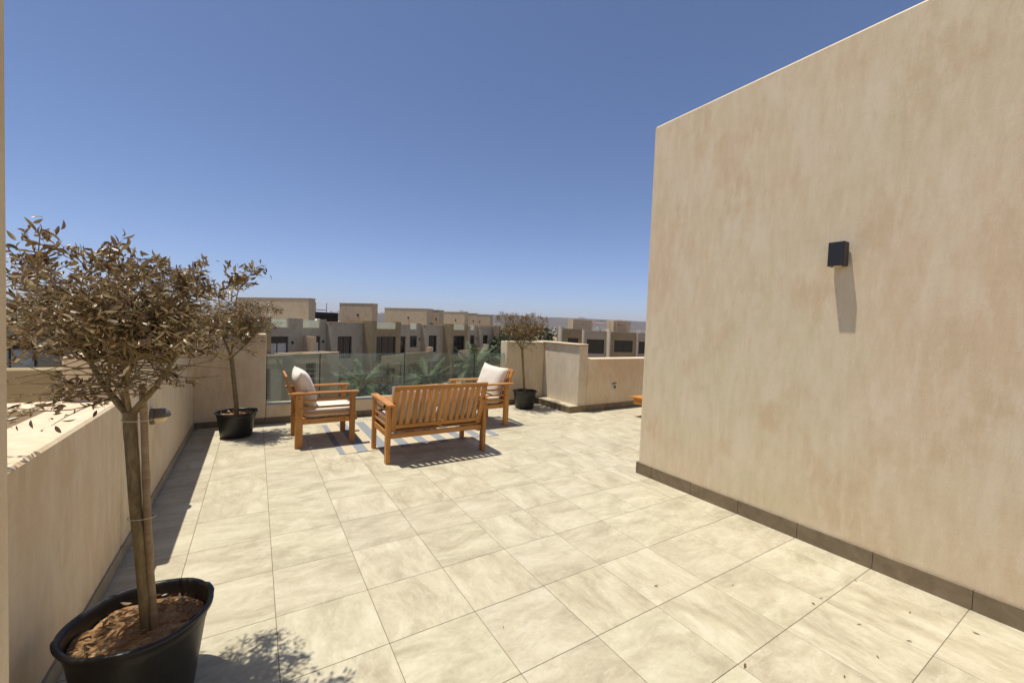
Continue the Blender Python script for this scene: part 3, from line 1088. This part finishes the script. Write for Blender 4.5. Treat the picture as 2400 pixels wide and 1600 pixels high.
def seat(name, label, cat, loc, rz, W, nslat, group=None):
    t = thing(name, label, cat, loc, rz, group)
    hw = W/2
    LT = .045
    for s in (-1, 1):
        xc = s*(hw-LT/2)
        bar('leg', t, (xc, -.29, .001), (xc, -.29, .624), .08, LT, up=(1, 0, 0)) if False else None
        # rear leg: wide in depth
        o = MB().box((-.3115, -LT/2, -.04), (.3115, LT/2, .04), .004).build('leg', M['wood'], t)
        o.matrix_local = Matrix.Translation((xc, -.29, .3125)) @ Matrix(((0, 1, 0, 0), (0, 0, 1, 0), (1, 0, 0, 0), (0, 0, 0, 1)))
        o = MB().box((-.3115, -LT/2, -.0325), (.3115, LT/2, .0325), .004).build('leg', M['wood'], t)
        o.matrix_local = Matrix.Translation((xc, .2975, .3125)) @ Matrix(((0, 1, 0, 0), (0, 0, 1, 0), (1, 0, 0, 0), (0, 0, 0, 1)))
        bar('arm', t, (s*(hw-.032), -.405, .6375), (s*(hw-.032), .372, .6375), .085, .025, ch=.006)
        for z in (.553, .470, .396):
            bar('side_slat', t, (xc, -.2495, z), (xc, .2645, z), .016, .026)
        bar('side_rail', t, (xc, -.2495, .306), (xc, .2645, .306), .022, .060)
        bolts(t, [(s*hw, -.29, .585), (s*hw, -.275, .47), (s*hw, .20, .318), (s*hw, -.18, .300)], s)
    iw = hw-LT
    bar('rear_rail', t, (-iw, -.285, .290), (iw, -.285, .290), .022, .055)
    bar('front_rail', t, (-hw+.01, .342, .322), (hw-.01, .342, .322), .022, .07)
    for k in range(6):
        y = -.235+k*.098
        bar('seat_slat', t, (-iw+.012, y, .331), (iw-.012, y, .331), .06, .016)
    for s in (-1, 1):
        bar('seat_support', t, (s*(iw-.014), -.2735, .309), (s*(iw-.014), .3305, .309), .022, .026)
    # reclined back
    B0 = Vector((0, -.262, .335))
    B1 = Vector((0, -.425, .845))
    d = (B1-B0).normalized()
    nrm = Vector((0, d.z, -d.y))
    bw = iw-.003
    LB = (B1-B0).length
    for s in (-1, 1):
        x = s*(bw-.03)
        bar('back_stile', t, B0+Vector((x, 0, 0)), B1-d*.051+Vector((x, 0, 0)), .06, .024, up=nrm)
    bar('top_rail', t, B1-d*.025+Vector((-bw, 0, 0)), B1-d*.025+Vector((bw, 0, 0)), .05, .026, up=nrm, ch=.005)
    bar('bottom_rail', t, B0+d*.055+Vector((-bw+.0605, 0, 0)), B0+d*.055+Vector((bw-.0605, 0, 0)), .045, .022, up=nrm)
    inner = 2*(bw-.06)
    sw = .044
    gap = (inner-nslat*sw)/(nslat+1)
    for k in range(nslat):
        x = -inner/2+gap+sw/2+k*(sw+gap)
        bar('back_slat', t, B0+d*.078+Vector((x, 0, 0)), B1-d*.0505+Vector((x, 0, 0)), sw, .014, up=nrm)
    return t

CHL = (1.075, 1.505, .0)
CHR = (3.300, 1.500, .0)
LOV = (2.125, .530, .0)
seat('armchair', 'slatted wooden armchair next to the potted tree in the parapet corner', 'armchair', CHL, -PI/2, .68, 6, 'wooden garden seats')
seat('armchair', 'slatted wooden armchair next to the potted tree at the pillar wall', 'armchair', CHR, PI/2, .68, 6, 'wooden garden seats')
seat('loveseat', 'slatted wooden two seat bench turned towards the glass balustrade', 'loveseat', LOV, 0, 1.19, 13, 'wooden garden seats')

def pillow_mesh(name, w, h, t, seed, n_=22, pinch=.10):
    """stuffed cushion: flat in local XY, thickness Z"""
    mb = MB()
    def P(i, j, s):
        u, v = -1+2*i/n_, -1+2*j/n_
        ku = 1-pinch*(1-abs(v)**2.2)*abs(u)**5
        kv = 1-pinch*(1-abs(u)**2.2)*abs(v)**5
        th = max(0, (1-abs(u)**2.6)*(1-abs(v)**2.6))**.55
        nn = noise.noise(Vector((u*2.1+seed, v*2.1, s)))*.10+noise.noise(Vector((u*5+seed, v*5, s*2)))*.035
        return (u*w/2*ku, v*h/2*kv, s*t/2*th*(1+nn)+.004*s*(th > 0))
    for s in (1, -1):
        base = len(mb.v)
        for i in range(n_+1):
            for j in range(n_+1):
                mb.v.append(P(i, j, s))
        for i in range(n_):
            for j in range(n_):
                q = (base+i*(n_+1)+j, base+(i+1)*(n_+1)+j, base+(i+1)*(n_+1)+j+1, base+i*(n_+1)+j+1)
                mb.f.append(q if s > 0 else q[::-1]); mb.t.append(0)
    return mb.mesh(name, M['cushion'], smooth=True)

def pad_mesh(name, w, d, t, seed):
    """boxy seat pad with soft edges"""
    mb = MB()
    n_ = 16
    lev = [(-.5, .93), (-.36, .99), (0, 1.0), (.36, .99), (.5, .93)]
    ring = []
    for k in range(4*n_):
        s = k/(4*n_)*4
        q, f = int(s), s-int(s)
        c = [(-1, -1), (1, -1), (1, 1), (-1, 1)]
        a, b = c[q % 4], c[(q+1) % 4]
        x, y = a[0]+(b[0]-a[0])*f, a[1]+(b[1]-a[1])*f
        m_ = (abs(x)**9+abs(y)**9)**(1/9)
        ring.append((x/m_*1.0, y/m_*1.0))
    for z, sc in lev:
        for (x, y) in ring:
            in_ = (1-sc)*.5*t*4
            mb.v.append((x*(w/2-in_*.25), y*(d/2-in_*.25), z*t+.003*noise.noise(Vector((x*3+seed, y*3, z)))))
    L_ = len(ring)
    for k in range(len(lev)-1):
        for s in range(L_):
            s2 = (s+1) % L_
            mb.f.append((k*L_+s, k*L_+s2, (k+1)*L_+s2, (k+1)*L_+s)); mb.t.append(0)
    for z, base, sg in ((-.5, 0, -1), (.5, (len(lev)-1)*L_, 1)):
        # domed top via shrinking rings
        prev = base
        for q, (sc, dz) in enumerate(((.8, .03), (.5, .07), (.2, .085))):
            st = len(mb.v)
            for (x, y) in ring:
                mb.v.append((x*w/2*sc, y*d/2*sc, z*t+sg*dz*t*1.6*(1 if sg > 0 else .3)+.004*noise.noise(Vector((x*sc*4+seed, y*sc*4, z)))))
            for s in range(L_):
                s2 = (s+1) % L_
                qd = (prev+s, prev+s2, st+s2, st+s)
                mb.f.append(qd if sg > 0 else qd[::-1]); mb.t.append(0)
            prev = st
        mb.f.append(tuple(prev+s for s in range(L_)) if sg > 0 else tuple(prev+s for s in range(L_))[::-1]); mb.t.append(0)
    return mb.mesh(name, M['cushion'], smooth=True)

def place(o, loc, rz, x=0, y=0, z=0, tilt=0.0, twist=0.0, roll_=0.0):
    o.matrix_world = (Matrix.Translation(loc) @ Matrix.Rotation(rz, 4, 'Z') @ Matrix.Translation((x, y, z))
                      @ Matrix.Rotation(twist, 4, 'Z') @ Matrix.Rotation(tilt, 4, 'X') @ Matrix.Rotation(roll_, 4, 'Z'))
SP = pad_mesh('seat_cushion', .575, .56, .092, 1)
for (loc, rz, x, lab) in ((CHL, -PI/2, 0, 'cream seat cushion on the armchair by the parapet corner'),
                          (CHR, PI/2, 0, 'cream seat cushion on the armchair by the pillar wall')):
    o = tag(link('seat_cushion', SP), lab, 'cushion', 'cream seat cushions')
    place(o, loc, rz, x, .055, .3925)
SP2 = pad_mesh('seat_cushion', .538, .56, .092, 5)
for x, lab in ((-.272, 'cream loveseat cushion on the end towards the parapet corner armchair'), (.272, 'cream loveseat cushion on the end towards the pillar wall armchair')):
    o = tag(link('seat_cushion', SP2), lab, 'cushion', 'cream seat cushions')
    place(o, LOV, 0, x, .055, .3925)
def pil(seed, w=.52, h=.48, th=.19):
    return pillow_mesh('back_pillow', w, h, th, seed)
for (loc, rz, x, y, z, tl, tw, rl, sd, lab) in (
        (CHL, -PI/2, .02, -.215, .672, R(109), R(4), R(-3), 1, 'plump cream back pillow leaning in the armchair by the parapet corner'),
        (CHR, PI/2, -.02, -.185, .668, R(110), R(20), R(6), 2, 'plump cream back pillow twisted in the armchair by the pillar wall'),
        (LOV, 0, -.272, -.235, .618, R(108), R(1), R(1), 3, 'cream pillow behind the loveseat slats, end towards the parapet corner'),
        (LOV, 0, .272, -.235, .616, R(108), R(-1), R(-2), 4, 'cream pillow behind the loveseat slats, end towards the pillar wall')):
    o = tag(link('back_pillow', pil(sd) if sd < 3 else pillow_mesh('back_pillow', .545, .455, .17, sd, pinch=.05)), lab, 'pillow', 'cream back pillows')
    place(o, loc, rz, x, y, z, tl, tw, rl)

# coffee table hidden behind the loveseat, and the low table past the tall wall
def slat_table(label, loc, X, Y, H, n_, mat, apron, group=None):
    t = thing('slatted_table', label, 'table', loc, 0, group)
    w = X/n_
    for k in range(n_):
        x = -X/2+w*(k+.5)
        bar('table_slat', t, (x, -Y/2, H-.011), (x, Y/2, H-.011), w-.007, .022, mat)
    for s in (-1, 1):
        bar('apron', t, (s*(X/2-.03), -Y/2+.07, H-.0235-apron/2), (s*(X/2-.03), Y/2-.07, H-.0235-apron/2), .022, apron, mat)
        bar('apron', t, (-X/2+.02, s*(Y/2-.04), H-.0235-apron/2), (X/2-.02, s*(Y/2-.04), H-.0235-apron/2), .022, apron, mat) if False else None
        for q in (-1, 1):
            bar('leg', t, (s*(X/2-.035), q*(Y/2-.04), .001+loc[2]*0), (s*(X/2-.035), q*(Y/2-.04), H-.0225), .05, .05, mat)
slat_table('slatted wooden coffee table in front of the loveseat', (2.19, 1.65, .008), .62, .60, .41, 8, 'wood', .05)
slat_table('low orange wood table end showing past the corner of the tall wall', (6.52, .52, 0), 1.05, .78, .36, 9, 'table_wood', .10)

# rug
mb = MB()
x0, x1, y0, y1 = 1.165, 3.23, .745, 2.21
NX, NY = 84, 40
def rz_(x, y):
    e = max(0, 1-(y-y0)/.10)
    return .0045+e*.006*max(0, noise.noise(Vector((x*3.2, 2.2, 0)))+.2)
for lay in (0, 1):
    for i in range(NX+1):
        for j in range(NY+1):
            x = x0+(x1-x0)*i/NX
            y = y0+(y1-y0)*j/NY
            y += .006*noise.noise(Vector((x*2.5, 7, 0)))*(1-j/NY)
            mb.v.append((x-x0, y-y0, rz_(x, y) if lay else .0008))
S = (NX+1)*(NY+1)
for i in range(NX):
    for j in range(NY):
        a = i*(NY+1)+j
        q = (a, a+NY+1, a+NY+2, a+1)
        mb.f.append(tuple(S+k for k in q)); mb.t.append(0)
        mb.f.append(q[::-1]); mb.t.append(0)
edge = [i*(NY+1) for i in range(NX+1)]
for a, b in zip(edge, edge[1:]):
    mb.f.append((a, b, S+b, S+a)); mb.t.append(0)
edge = [i*(NY+1)+NY for i in range(NX+1)]
for a, b in zip(edge, edge[1:]):
    mb.f.append((b, a, S+a, S+b)); mb.t.append(0)
for j in range(NY):
    mb.f.append((j+1, j, S+j, S+j+1)); mb.t.append(0)
    a = NX*(NY+1)+j
    mb.f.append((a, a+1, S+a+1, S+a)); mb.t.append(0)
tag(mb.build('striped_rug', M['rug'], loc=(x0, y0, 0)), 'flat woven rug with blue grey and cream stripes under the seats', 'rug')

# ------------------------------------------------------------------ potted dry trees
def leaf_pts(L, W, curl, fold, twist=0.0):
    """blade along +x: stations with left, mid, right"""
    st = [(0.0, .06), (.28, .8), (.55, 1.0), (.8, .7), (1.0, .04)]
    out = []
    for s, w in st:
        z = curl*L*(s*s)
        x = L*(s-.25*abs(curl)*s*s)
        hw = W/2*w
        out.append(((x, -hw, z+fold*hw), (x, 0, z), (x, hw, z+fold*hw)))
    return out
def add_leaf(mb, mt, L, W, curl, fold, tint):
    st = leaf_pts(L, W, curl, fold)
    i0 = len(mb.v)
    for tri in st:
        for p in tri:
            mb.v.append(tuple(mt @ Vector(p)))
    for k in range(len(st)-1):
        for s in (0, 1):
            a = i0+k*3+s
            mb.f.append((a, a+3, a+4, a+1)); mb.t.append(tint)
def frame_from(d, rr):
    d = d.normalized()
    a = Vector((rr.uniform(-1, 1), rr.uniform(-1, 1), rr.uniform(-1, 1)))
    y = d.cross(a).normalized()
    z = d.cross(y)
    return Matrix((d, y, z)).transposed()

def dry_tree(label, base, path, rads, limbs, centre, rad, zr, seed, nleaf, pot_r, pot_h, single=0, stake=None, leafk=1.0):
    rr = random.Random(seed)
    t = thing('potted_tree', label, 'potted tree', base, rr.uniform(-.1, .1)*0, 'dry trees in black pots')
    b = Vector(base)
    # pot
    pr_ = [(.002, .004), (pot_r*.74, .004), (pot_r*.765, .012), (pot_r*.93, pot_h*.80), (pot_r*.945, pot_h*.815),
           (pot_r*.95, pot_h*.87), (pot_r*.955, pot_h*.945), (pot_r*1.03, pot_h*.95), (pot_r*1.04, pot_h*.985), (pot_r*1.02, pot_h),
           (pot_r*.965, pot_h*.998), (pot_r*.94, pot_h*.96), (pot_r*.92, pot_h*.80), (pot_r*.86, pot_h*.50)]
    def wob(r, z, an):
        e = max(0, (z/pot_h-.9)/.1)
        hnd = min(1, max(0, (math.cos(2*(an-.35))-.92)/.05))
        return r*(1+.004*math.sin(an*3+seed))+e*hnd*.006, z+e*(.003*math.sin(an*5+seed)+.005*hnd)
    MB().lathe(pr_, 56, wob).build('pot', M['black_plastic'], t, smooth=True)
    # soil
    so_ = MB()
    nr, ns = 9, 32
    sz = pot_h*.81
    for i in range(nr+1):
        for s in range(ns):
            r = pot_r*.912*i/nr
            an = 2*PI*s/ns
            x, y = r*math.cos(an), r*math.sin(an)
            so_.v.append((x, y, sz+.018*noise.noise(Vector((x*14, y*14, seed)))+.012*noise.noise(Vector((x*45, y*45, seed)))+.02*(1-i/nr)))
    for i in range(nr):
        for s in range(ns):
            s2 = (s+1) % ns
            so_.f.append((i*ns+s, (i+1)*ns+s, (i+1)*ns+s2, i*ns+s2)); so_.t.append(0)
    so_.build('soil', M['soil'], t, smooth=True)
    lit = MB()
    for k in range(int(70*leafk)):
        an, r = rr.uniform(0, 2*PI), pot_r*.85*math.sqrt(rr.random())
        mt = Matrix.Translation((r*math.cos(an), r*math.sin(an), sz+.03)) @ Matrix.Rotation(rr.uniform(0, 6.3), 4, 'Z') @ Matrix.Rotation(rr.uniform(-.5, .5), 4, 'Y') @ Matrix.Rotation(rr.uniform(-.6, .6), 4, 'X')
        add_leaf(lit, mt, rr.uniform(.025, .05), rr.uniform(.006, .016), rr.uniform(-.4, .5), rr.uniform(-.3, .8), rr.random())
    stuff(lit.build('leaf_litter', M['leaf'], t, tint=True))
    # trunk and limbs (coordinates given in world space)
    tr = MB()
    pts = [Vector(p)-b for p in path]
    sm = []
    for k in range(len(pts)-1):
        for q in range(4):
            sm.append(pts[k].lerp(pts[k+1], q/4))
    sm.append(pts[-1])
    rs = [rads[0]+(rads[1]-rads[0])*k/(len(sm)-1) for k in range(len(sm))]
    rs = [r*(1+.05*noise.noise(Vector((k*.7, seed, 0)))) for k, r in enumerate(rs)]
    tr.tube(sm, rs, 12)
    top = pts[-1]
    ctr = Vector(centre)-b
    tips = []
    for lp in limbs:
        lp_ = [top-Vector((0, 0, .02))]+[Vector(p)-b for p in lp]
        n_ = len(lp_)
        wk = .62 if len(tips) == 0 or len(tips) == 4 else .40
        tr.tube(lp_, [rads[1]*wk*(1-.6*k/(n_-1)) for k in range(n_)], 8)
        tips.append((lp_[-1], (lp_[-1]-lp_[-2]).normalized(), rads[1]*.3))
        if n_ > 2:
            tips.append((lp_[-2], (lp_[-1]-lp_[-2]).normalized(), rads[1]*.3))
    def inside(p, k=1.0):
        q = p-ctr
        return (q.x/rad)**2+(q.y/rad)**2+(q.z/zr)**2 < k*k*(1+.35*noise.noise(q*4.5+Vector((seed, 0, 0))))
    # twigs that wander outwards through the crown
    twigs = []
    for ti in range(int(230*leafk)):
        p, d, r_ = rr.choice(tips)
        th = rr.uniform(0, 2*PI)
        q_ = rr.uniform(.3, 1.0)
        tgt = ctr+Vector((rad*q_*math.cos(th), rad*q_*math.sin(th), zr*rr.uniform(-.62, 1.0)*math.sqrt(max(.12, 1-q_*q_*.75))))
        n_ = 7
        tw = [p]
        for k in range(1, n_+1):
            s = k/n_
            q = p.lerp(tgt, s)+Vector((rr.uniform(-1, 1), rr.uniform(-1, 1), rr.uniform(-.4, .9)))*.035
            q.z += .05*math.sin(PI*s)
            tw.append(q)
        tr.tube(tw, [max(.0011, .0048*(1-.8*k/n_)) for k in range(n_+1)], 5)
        twigs.append(tw)
    # bare tangle of thin twigs round the limbs
    for ti in range(int(70*leafk)):
        lm_ = rr.choice(limbs)
        k = rr.randrange(len(lm_)-1)
        p = Vector(lm_[k]).lerp(Vector(lm_[k+1]), rr.random())-b
        th = rr.uniform(0, 2*PI)
        q_ = rad*rr.uniform(.25, .9)
        tgt = ctr+Vector((q_*math.cos(th), q_*math.sin(th), -zr*rr.uniform(.2, 1.0)))
        side = Vector((rr.uniform(-1, 1), rr.uniform(-1, 1), rr.uniform(-1, .6)))*.05
        tw = [p.lerp(tgt, s)+side*math.sin(PI*s) for s in (0, .2, .4, .6, .8, 1)]
        tr.tube(tw, [.0026, .0022, .0019, .0016, .0012, .0008], 5)
        if rr.random() < .10:
            twigs.append(tw[3:])
    # loose shoots above the crown
    for ti in range(int(26*leafk)):
        th = rr.uniform(0, 2*PI)
        r = rad*math.sqrt(rr.random())*.95
        p = ctr+Vector((r*math.cos(th), r*math.sin(th), zr*.55))
        ln = rr.uniform(.07, .17)*(rad/.42)
        bend = Vector((rr.uniform(-.6, .6), rr.uniform(-.6, .6), 0))
        ln = min(ln, ctr.z+zr*1.28-p.z)
        tw = [p+Vector((0, 0, ln*s))+bend*ln*s*s for s in (0, .3, .6, .8, 1)]
        tr.tube(tw, [.0022, .002, .0016, .0013, .001], 5)
        twigs.append(tw[1:])
        twigs.append(tw[1:])
    # low side shoots
    low = []
    for ti in range(int(10*leafk)):
        th = rr.uniform(R(115), R(235)) if single else rr.uniform(0, 2*PI)
        lm_ = rr.choice(limbs[:2] if single else limbs)
        p = Vector(lm_[0]).lerp(Vector(lm_[1]), rr.random())-b
        dv = Vector((math.cos(th), math.sin(th), rr.uniform(-.35, .25)))
        ln = rr.uniform(.14, .34)*(rad/.42)
        tw = [p+dv*ln*s+Vector((0, 0, -.05*s*s)) for s in (0, .3, .55, .8, 1)]
        tr.tube(tw, [.003, .0025, .002, .0015, .001], 5)
        low.append(tw[1:])
    tr.build('trunk', M['bark'], t, smooth=True)
    # leaves
    cr_ = MB()
    extra = []
    for k in range(nleaf):
        tw = rr.choice(low) if rr.random() < .018 else rr.choice(twigs)
        i = rr.randrange(len(tw)-1)
        s = rr.random()
        lo = 0 if len(tw) < 6 else 2
        i = max(i, lo) if lo < len(tw)-1 else i
        p = tw[i].lerp(tw[i+1], s)
        d = (tw[i+1]-tw[i]).normalized()
        dv = (d*rr.uniform(.1, .9)+Vector((rr.uniform(-1, 1), rr.uniform(-1, 1), rr.uniform(-.7, .9)))).normalized()
        p = p+Vector((rr.gauss(0, 1), rr.gauss(0, 1), rr.gauss(0, .8)))*.017
        mt = Matrix.Translation(p) @ frame_from(dv, rr).to_4x4()
        L = rr.uniform(.017, .038)
        args = (L, L*rr.uniform(.2, .40), rr.uniform(-.7, .9), rr.uniform(-.2, 1.2))
        if single and k < single:
            extra.append((mt, args))
        else:
            add_leaf(cr_, mt, *args, rr.random())
    cr = stuff(cr_.build('crown', M['leaf'], t, tint=True))
    if extra:
        lm = []
        for q in range(10):
            a_ = MB()
            add_leaf(a_, Matrix.Identity(4), .045, .045*rr.uniform(.24, .42), rr.uniform(-.7, .9), rr.uniform(-.2, 1.2), 0.0)
            lm.append(a_.mesh('leaf', M['leaf'], tint=True))
        for q, (mt, args) in enumerate(extra):
            o = link('leaf', lm[q % 10], cr)
            k_ = args[0]/.045*1.2
            o.matrix_local = mt @ Matrix.Scale(k_, 4)
    if stake:
        sp = [Vector(p)-b for p in stake]
        st = MB()
        ss = []
        for k in range(len(sp)-1):
            for q in range(5):
                ss.append(sp[k].lerp(sp[k+1], q/5))
        ss.append(sp[-1])
        sr = [.0125*(1-.12*k/len(ss))*(1.14 if k % 5 == 2 else 1.0) for k in range(len(ss))]
        st.tube(ss, sr, 10)
        st.build('stake', M['bamboo'], t, smooth=True)
        for z in (.73, 1.10):
            # string tie round trunk and stake
            c1 = min(sm, key=lambda p: abs(p.z-z)); c2 = min(ss, key=lambda p: abs(p.z-z))
            m_ = (c1+c2)/2
            dx = (c2-c1); dx.z = 0
            ln = dx.length/2+.028
            ax = dx.normalized(); ay = Vector((-ax.y, ax.x, 0))
            ring = [m_+ax*ln*math.cos(2*PI*k/20)+ay*.029*math.sin(2*PI*k/20)+Vector((0, 0, z-m_.z)) for k in range(21)]
            MB().tube(ring, .0016, 5, False).build('string_tie', M['string'], t)
    return t

dry_tree('large dry tree tied to a bamboo stake in a black pot', (-.02, -2.055, .001),
         [(.002, -2.075, .20), (-.006, -2.085, .425), (-.018, -2.077, .587), (-.037, -2.057, .782), (-.048, -2.042, .945), (-.058, -2.03, 1.075), (-.059, -2.027, 1.135)],
         (.0165, .0225),
         [[(-.10, -2.00, 1.165), (-.15, -1.965, 1.235), (-.19, -1.93, 1.31), (-.25, -1.88, 1.42)],
          [(-.13, -1.985, 1.20), (-.125, -1.985, 1.32), (-.115, -2.0, 1.46)],
          [(-.02, -2.06, 1.17), (.03, -2.085, 1.24), (.075, -2.11, 1.325), (.115, -2.14, 1.43)],
          [(-.06, -2.08, 1.22), (-.04, -2.14, 1.33), (-.05, -2.2, 1.45)],
          [(-.10, -1.98, 1.22), (-.06, -1.92, 1.33), (0, -1.86, 1.44)]],
         (-.085, -2.05, 1.445), .44, .220, 23, 11500, .222, .345, 300,
         [(.030, -2.085, .22), (.012, -2.083, .507), (-.001, -2.070, .751), (-.014, -2.048, 1.076), (-.022, -2.04, 1.24)])
dry_tree('dry brown tree in a black pot in the raised parapet corner', (.155, 2.06, .001),
         [(.160, 2.06, .18), (.150, 2.065, .40), (.126, 2.08, .652), (.10, 2.09, .92), (.09, 2.095, 1.0)], (.026, .024),
         [[(.06, 2.10, 1.08), (.01, 2.13, 1.22), (-.05, 2.15, 1.35)], [(.15, 2.07, 1.05), (.24, 2.04, 1.15), (.36, 2.0, 1.30)],
          [(.10, 2.0, 1.1), (.13, 1.95, 1.25), (.15, 1.85, 1.38)], [(.1, 2.15, 1.1), (.16, 2.22, 1.28), (.2, 2.3, 1.4)]],
         (.20, 2.06, 1.41), .45, .235, 5, 7500, .222, .315)
dry_tree('dry brown tree in a black pot in front of the pillar wall', (4.625, 2.21, .001),
         [(4.625, 2.21, .18), (4.612, 2.225, .40), (4.59, 2.24, .70), (4.57, 2.26, 1.0), (4.562, 2.265, 1.10)], (.021, .021),
         [[(4.49, 2.29, 1.19), (4.40, 2.33, 1.32), (4.30, 2.36, 1.43)], [(4.66, 2.21, 1.18), (4.75, 2.17, 1.29), (4.87, 2.1, 1.43)],
          [(4.55, 2.2, 1.2), (4.52, 2.1, 1.3), (4.5, 2.0, 1.42)], [(4.57, 2.34, 1.2), (4.6, 2.42, 1.34), (4.62, 2.5, 1.44)]],
         (4.545, 2.26, 1.44), .52, .24, 8, 9000, .222, .325)

# dry leaf scraps on the floor
rl = random.Random(4)
LM = []
for q in range(5):
    a_ = MB()
    add_leaf(a_, Matrix.Identity(4), .032, .008+.004*rl.random(), rl.uniform(.05, .3), rl.uniform(.2, .8), rl.random())
    LM.append(a_.mesh('dry_leaf', M['leaf'], tint=True))
spots = [(3.578, -3.134), (3.154, -3.112), (3.068, -3.105), (2.825, -2.792), (2.38, -2.562), (3.08, -3.311), (3.161, -3.486),
         (2.903, -3.445), (3.573, -3.671), (2.252, -3.168), (2.621, -3.417), (3.46, -3.424), (1.42, -2.42), (2.05, -1.62), (1.9, -.52)]
for q, (x, y) in enumerate(spots):
    o = link('dry_leaf', LM[q % 5], None, (x, y, .0018), (rl.uniform(-.2, .2), -.05, rl.uniform(0, 6.3)))
    s = rl.uniform(.5, 1.1) if q < 12 else .35
    o.scale = (s, s, s)
    tag(o, 'small dry leaf scrap lying on the sunlit floor tiles', 'leaf', 'leaf scraps on the tiles')

# ------------------------------------------------------------------ haze
hz = MB().box((-15500, -15500, GZ-1.5), (15500, 15500, 440)).build('haze', bpy.data.materials.new('haze_air'))
hm = hz.data.materials[0]
hm.use_nodes = True
hn = hm.node_tree.nodes
hn.clear()
pv = hn.new('ShaderNodeVolumePrincipled')
pv.inputs['Color'].default_value = (.93, .89, .88, 1)
pv.inputs['Density'].default_value = 1.15e-4
ho_ = hn.new('ShaderNodeOutputMaterial')
hm.node_tree.links.new(pv.outputs[0], ho_.inputs['Volume'])
stuff(hz)
tag(hz, 'pale bluish haze lying over the far hills', 'haze')
